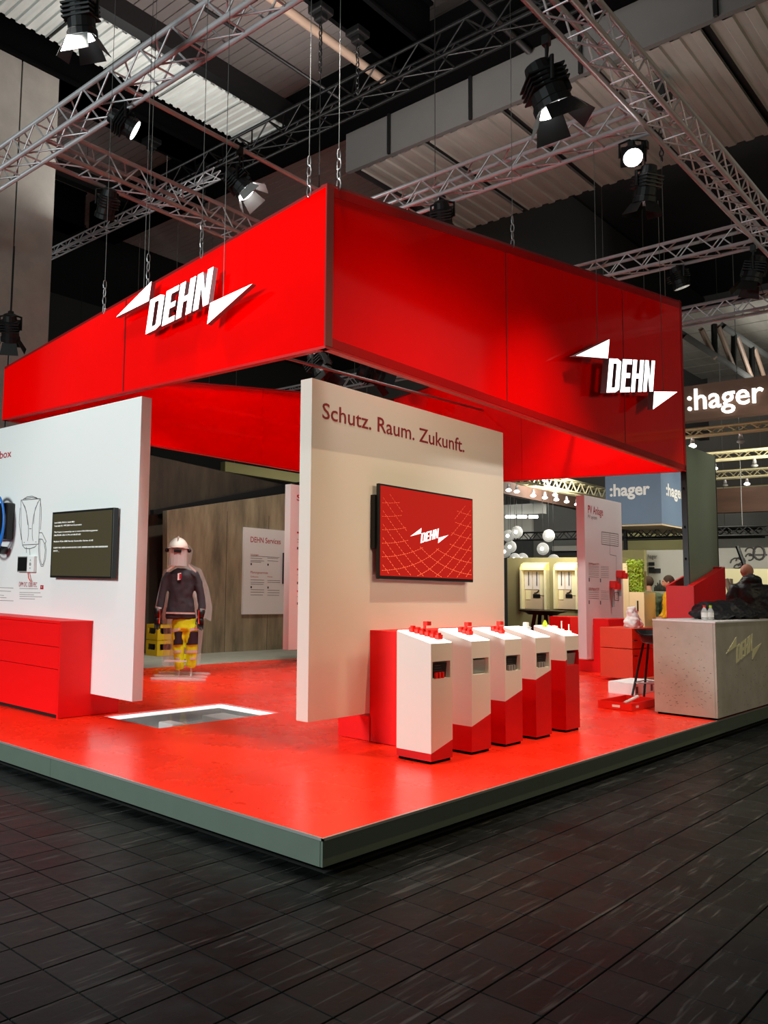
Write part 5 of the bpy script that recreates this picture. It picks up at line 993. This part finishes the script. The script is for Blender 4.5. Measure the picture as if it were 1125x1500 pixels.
truss((20.9, 1.2, 2.78), (20.9, 3.9, 2.78), 'thin black lattice truss right of the screen tower', s=.22, m='blackmet', r=.02, rb=.014, stuffed=True, panel=.4)
build(G().box((20.7, gx(914.5, 790, 20.7).y-.05, HZ), (20.8, gx(914.5, 790, 20.7).y+.03, 3.3)), 'black_post', 'blackmet'); tag(COL.objects[-1], 'slim upright black post left of the plant wall', 'post')
far(912, 775, 1003, 805, 27, 'stand_wall', 'paleyellow', 'pale yellow wall strip under the blue-grey block')
far(911, 806, 947, 960, 19.5, 'stand_wall', 'olivewall', 'olive stand wall behind the hanging plant')
w2 = far(947, 806, 1010, 905, 20.3, 'stand_wall', 'farwhite', 'white stand wall with three dark marks left of the screen tower')
p = gx(949.5, 818, 20.29); text('hager', p, (0, -.22, 0), (0, 0, .11), 'lettering', 'inkd', w2)
for y, h in ((826, .09), (832, .05), (836, .12)): p = gx(950, y, 20.28); build(G().box((20.28, p.y-.14-(.15 if y > 834 else 0), p.z-h/2), (20.3, p.y, p.z+h/2)), 'dark_mark', 'inkd', w2)
dk = thing('display_desk', 'grey service desk with bottles behind the striped person', 'desk', gx(960, 890, 17)); a, b = gx(945, 886, 16.8), gx(1003, 895, 16.8)
build(G().box((16.8, b.y, a.z-.08), (17.6, a.y, a.z)), 'desk_top', 'greyplastic', dk); build(G().box((16.9, b.y+.05, HZ), (17.5, a.y-.05, a.z-.08)), 'desk_body', 'olivewall', dk)
a2, b2 = gx(960, 866, 17.7), gx(988, 884, 17.7); build(G().box((17.7, b2.y, HZ), (18.0, a2.y, a2.z)), 'back_shelf', 'farwhite', dk)
for k in range(7):
    p = gx(958+k*3.4, 866, 17.65); h = .14+.12*((k*7) % 3)/2; base = V((17.75, p.y, a2.z)); tag(build(G().loft([(base, .035, .035, V((1, 0, 0)), V((0, 1, 0))), (base+U3*h*.6, .035, .035, V((1, 0, 0)), V((0, 1, 0))), (base+U3*h*.75, .014, .014, V((1, 0, 0)), V((0, 1, 0))), (base+U3*h, .014, .014, V((1, 0, 0)), V((0, 1, 0)))], 8), 'dark_bottle', 'fardark', smooth=True), 'small dark bottle on the shelf above the grey desk, '+('leftmost', 'second from left', 'third from left', 'middle one', 'third from right', 'second from right', 'rightmost')[k], 'bottle', 'dark bottles on the shelf')
# cream cabinets with hanging plant
cb = thing('cream_cabinet', 'tall cream cabinet just right of the PV Anlage wall', 'cabinet', gx(915, 900, 14)); fbox(908, 825, 921.5, 960, 14.0, .5, 'tall_body', 'cream', parent=cb, zbot=HZ); build(G().box((13.99, gx(921, 845, 14).y, HZ), (14, gx(914, 845, 14).y, gx(921, 845, 14).z)), 'door', 'cream', cb)
cb2 = thing('cream_cabinet', 'low cream cabinet carrying the hanging plant', 'cabinet', gx(933, 900, 14)); fbox(921.5, 867, 945.5, 960, 13.9, .6, 'low_body', 'cream', parent=cb2, zbot=HZ); p = gx(934, 880, 13.89); build(G().box((13.88, p.y-.01, p.z-.2), (13.9, p.y+.01, p.z)), 'handle', 'black', cb2)
pl = thing('hanging_plant', 'bushy light green trailing plant on the low cream cabinet', 'plant', gx(932, 866, 14.2))
a, b = gx(922, 823, 14.15), gx(944, 866, 14.15); build(G().box((14.2, b.y+.06, b.z), (14.45, a.y-.06, a.z-.18)), 'planter_frame', 'olivewall', pl)
rn = random.Random(3); g = G()
for k in range(1500):
    u, v = rn.random(), rn.random(); edge_ = abs(u-.5)*2
    p = V((14.12-rn.random()*.12, b.y+(a.y-b.y)*(u*1.06-.03), b.z+(a.z-b.z)*(v-.02*edge_)+rn.uniform(-.02, .05))); r_ = rn.uniform(.014, .028)
    t = V((rn.uniform(-.5, .5), rn.uniform(-1, 1), rn.uniform(-1, .4))).normalized()*r_*1.6; n = t.cross(V((rn.uniform(-1, 1), rn.uniform(-.3, .3), rn.uniform(-.3, .3)))).normalized()*r_*.6
    g.quad(p-t, p+n, p+t, p-n)
stuff(build(g, 'foliage', 'leaf', pl))
g = G()
for k in range(26):
    y = b.y+(a.y-b.y)*rn.random(); z0 = b.z+rn.uniform(-.0, .15); g.tube([(14.1, y, z0+.3), (14.07, y+rn.uniform(-.03, .03), z0+.1), (14.07, y+rn.uniform(-.03, .03), z0)], .005, 4)
stuff(build(g, 'stems', 'leaf', pl))
# yellow-beige stand with two niche displays
X = 16.0
yb = thing('niche_stand', 'olive-beige exhibition stand wall with two lit display niches', 'stand', gx(790, 880, X))
a, b = gx(743, 817, X), gx(905, 822, X); build(G().box((X, b.y, HZ), (X+.6, a.y, a.z)), 'stand_panel', 'olivewall', yb)
for i, (x0_, x1_) in enumerate(((767.5, 806), (816, 852))):
    a, b = gx(x0_, 824, X), gx(x1_, 893, X); zt_, zb2 = a.z, b.z
    build(G().prism([(X-.02, a.y, zb2), (X-.02, a.y, zt_), (X-.16, a.y, zt_-.05), (X-.22, a.y, zt_-.14), (X-.22, a.y, zb2)], (0, -.04, 0)).prism([(X-.02, b.y+.04, zb2), (X-.02, b.y+.04, zt_), (X-.16, b.y+.04, zt_-.05), (X-.22, b.y+.04, zt_-.14), (X-.22, b.y+.04, zb2)], (0, -.04, 0)), 'niche_side', 'cream', yb)
    build(G().prism([(X-.02, a.y, zt_), (X-.16, a.y, zt_-.05), (X-.22, a.y, zt_-.14), (X-.22, a.y, zt_-.18), (X-.02, a.y, zt_-.18)], (0, b.y-a.y, 0)), 'lit_hood', mat('lit_hood', rgb(250, 236, 170), .5, emit=(1, .86, .45, 1), estr=.55) if 'hood' not in M else M['hood'], yb)
    build(G().box((X-.06, b.y+.04, zb2), (X-.02, a.y-.04, zt_-.18)), 'display_board', 'beige', yb)
    w_ = (a.y-b.y); h = zt_-zb2; y0_ = a.y
    for (u0, u1, v0, v1, m) in ((.08, .36, .42, .80, 'pedwhite'), (.40, .64, .42, .80, 'pedwhite'), (.66, .9, .30, .8, 'cream'), (.40, .68, .24, .32, 'black'), (.12, .3, .2, .4, 'cream'), (.84, .96, .03, .16, 'inkd')):
        build(G().box((X-.075, y0_-w_*u1, zb2+h*v0), (X-.06, y0_-w_*u0, zb2+h*v1)), 'sample_card', m, yb)
    for u in (.24, .56): build(G().box((X-.085, y0_-w_*u-.008, zb2+h*.5), (X-.075, y0_-w_*u+.008, zb2+h*.8)), 'cable_sample', 'inkd', yb)
    build(G().tube([(X-.08, y0_-w_*(.45+.2*math.sin(t)), zb2+h*(.34+.10*(1-math.cos(t)))) for t in (0, .4, .8, 1.2)], .012, 5), 'bent_sample', 'inkd', yb)
# dark high table
tc = gx(795, 894, 13.6); tbm = thing('high_table', 'dark round high table in front of the niche displays', 'table', (tc.x, tc.y, HZ))
N = 24; build(G().loft([(tc-U3*.09, .28, .28, V((1, 0, 0)), V((0, 1, 0))), (tc-U3*.05, .34, .34, V((1, 0, 0)), V((0, 1, 0))), (tc-U3*.02, .46, .46, V((1, 0, 0)), V((0, 1, 0))), (tc, .47, .47, V((1, 0, 0)), V((0, 1, 0)))], N), 'table_top', 'blackmet', tbm)
for k in range(4): t = math.pi/4+k*math.pi/2; build(G().tube([tc+V((.16*math.cos(t), .16*math.sin(t), -.08)), V((tc.x+.34*math.cos(t), tc.y+.34*math.sin(t), HZ))], .04, 8), 'leg', 'blackmet', tbm, smooth=True)
p, q = gy(835, 904, 4.2), gy(847, 904, 4.2); tag(build(G().box((p.x, 4.2, 0), (q.x+.4, 4.6, p.z)).box((p.x-.002, 4.198, .3), (q.x+.4, 4.2, .305)), 'low_cabinet', 'redcab'), 'small red cabinet glimpsed left of the PV Anlage wall', 'cabinet')
# round paper lamps
for i, (px, py) in enumerate(((757, 779.5), (745, 785), (748, 801), (740, 808), (803.7, 784.7), (795.3, 804), (754, 819), (765.5, 819), (811, 821))):
    p = gx(px, py, 20+.12*i); r_ = .175
    o = thing('round_lamp', 'round white wire-mesh lamp, %s' % ['topmost of the left cluster', 'left of the topmost in the left cluster', 'below the pair in the left cluster', 'lowest left of the left cluster', 'upper one of the pair in the middle', 'lower one of the pair in the middle', 'peeping over the niche stand, left one', 'peeping over the niche stand, second one', 'peeping over the niche stand, right one'][i], 'lamp', p)
    build(G().sphere(p, r_, 16, 10, (.35, 1, 1)), 'mesh_shade', 'lampwhite', o, smooth=True); build(G().sphere(p+V((-.065, 0, 0)), r_*.30, 8, 6, (.3, 1, 1)), 'bulb', 'bulb', o, smooth=True)
    build(G().tube([p+V((0, r_*math.cos(t), r_*math.sin(t))) for t in [j*math.pi/10 for j in range(21)]], .008, 5), 'rim', 'white', o); build(G().tube([p+U3*r_, V((p.x, p.y, 12.1))], .006, 4), 'cord', 'blackmet', o)
# walls and beams in the middle distance
far(776, 728, 905, 830, 27, 'stand_wall', 'fargrey', 'grey wall behind the pair of round lamps')
far(700, 792, 779, 830, 25, 'stand_wall', 'fardark', 'dark grey wall behind the left lamp cluster')
o = far(700, 757, 779, 790, 25.2, 'stand_wall', 'farwhite', 'white wall band behind the left lamp cluster', zbot=None)
far(806, 806, 905, 830, 26, 'stand_wall', 'fardark', 'dark wall band right of the round lamps'); far(809, 800, 905, 806, 25.8, 'white_duct', 'farwhite', 'white duct right of the round lamps', 'duct', zbot=None)
truss((25.6, 9.0, 3.02), (25.6, 4, 3.02), 'black truss right of the round lamps', s=.25, m='blackmet', r=.03, rb=.02, stuffed=True)
for i in range(3):
    a, b = gx(741+i*17, 757, 21), gx(754.5+i*16.5, 757, 21); tag(build(G().tube([a, b], .045, 8), 'tube_light', 'bulbtube', smooth=True), 'glowing tube light over the round lamps, %s' % ['left', 'middle', 'right'][i]+' one', 'lamp'); build(G().tube([(a+b)/2+U3*.04, V((a.x, (a.y+b.y)/2, 12.1))], .005, 4), 'cord', 'blackmet', COL.objects[-1])
a = gx(700, 744, 21.1); b = gx(796, 752, 21.1); tag(build(G().box((21.1, b.y, b.z), (21.3, a.y, a.z+.05)), 'light_carrier', 'fargrey'), 'grey beam carrying the tube lights', 'beam')
YF = 8.4; a, b = gy(736, 704, YF), gy(860, 726, YF); a2 = gy(860, 748, YF)
tag(build(G().prism([a, b, V((b.x, YF, a2.z)), V((a.x, YF, a2.z+.05))], (0, .2, 0)), 'overhead_beam', 'brownsign'), 'brown overhead fascia above the round lamps', 'beam')
truss((a.x, YF-.4, a.z-.1), (b.x+6, YF-.4, a.z-.1), 'pale truss over the brown fascia in the middle distance', s=.33, m='pale', r=.035, rb=.016, stuffed=True, panel=.6)
for i, (px, py) in enumerate(((745, 717), (757, 719), (781, 725), (798, 702.5), (798, 728), (813, 724), (815, 731), (830, 734), (845, 738))):
    p = gy(px, py, YF-.35); spotlet(p+U3*.15, 'small bright downlight above the round lamps, '+('leftmost', 'second from left', 'third from left', 'highest, touching the canopy edge', 'fourth from left in the lower row', 'higher one in the middle', 'fifth from left in the lower row', 'second from the right', 'rightmost, beside the PV Anlage wall')[i])
# strip between partition and canopy
YG = 15.5; a, b = gy(330, 676, YG), gy(470, 712, YG); tag(build(G().box((a.x, YG, b.z), (b.x+3, YG+.2, a.z)), 'overhead_banner', 'paleyellow'), 'cream band glimpsed between partition and canopy', 'beam'); bn = COL.objects[-1]; rods([(V((a.x+.5, YG+.1, a.z)), V((a.x+.5, YG+.1, 12.1))), (V((b.x+2, YG+.1, a.z)), V((b.x+2, YG+.1, 12.1)))], 'hanger_rod', 'wire', bn, .01)
for k, y in enumerate((12.5, 14.0)): truss((7, y, 5.0+k*.3), (20, y, 5.0+k*.3), 'pale lattice truss glimpsed over the brown partition, %s one' % ('nearer' if k == 0 else 'farther'), m='pale', r=.03, rb=.015, stuffed=True, panel=.6)

# roof girder and lit roof deck seen past the right corner of the canopy
rg = thing('roof_girder', 'dark roof girder with slanting struts above the brown lit sign', 'girder', gy(1015, 500, 3.6))
gp = lambda x, y: gy(x, y, 3.6)
rods([(gp(1000, 490), gp(1110, 561)), (gp(1058, 477), gp(1140, 532))], 'chord', 'fardark', rg, .10, n=4)
rods([(gp(1046, 475), gp(1047, 520)), (gp(1075, 488), gp(1075, 540)), (gp(1101, 505), gp(1102, 555))], 'post', 'blackmet', rg, .07, n=4)
rods([(gp(1027, 482), gp(1047, 524)), (gp(1052, 478), gp(1074, 538)), (gp(1078, 490), gp(1100, 552)), (gp(1104, 508), gp(1120, 556))], 'strut', 'tan', rg, .065, n=4)
dk = gz(1080, 500, 8.6)
rd = struct(build(G().box((21.4, 0.5, 9.05), (29.8, 7, 9.15)), 'roof_deck', 'darkgap'))
for i in range(8): build(G().box((21.4+i*1.0, 0.5, 8.9), (22.35+i*1.0, 7, 9.0)), 'roof_panel', 'soffit', rd)
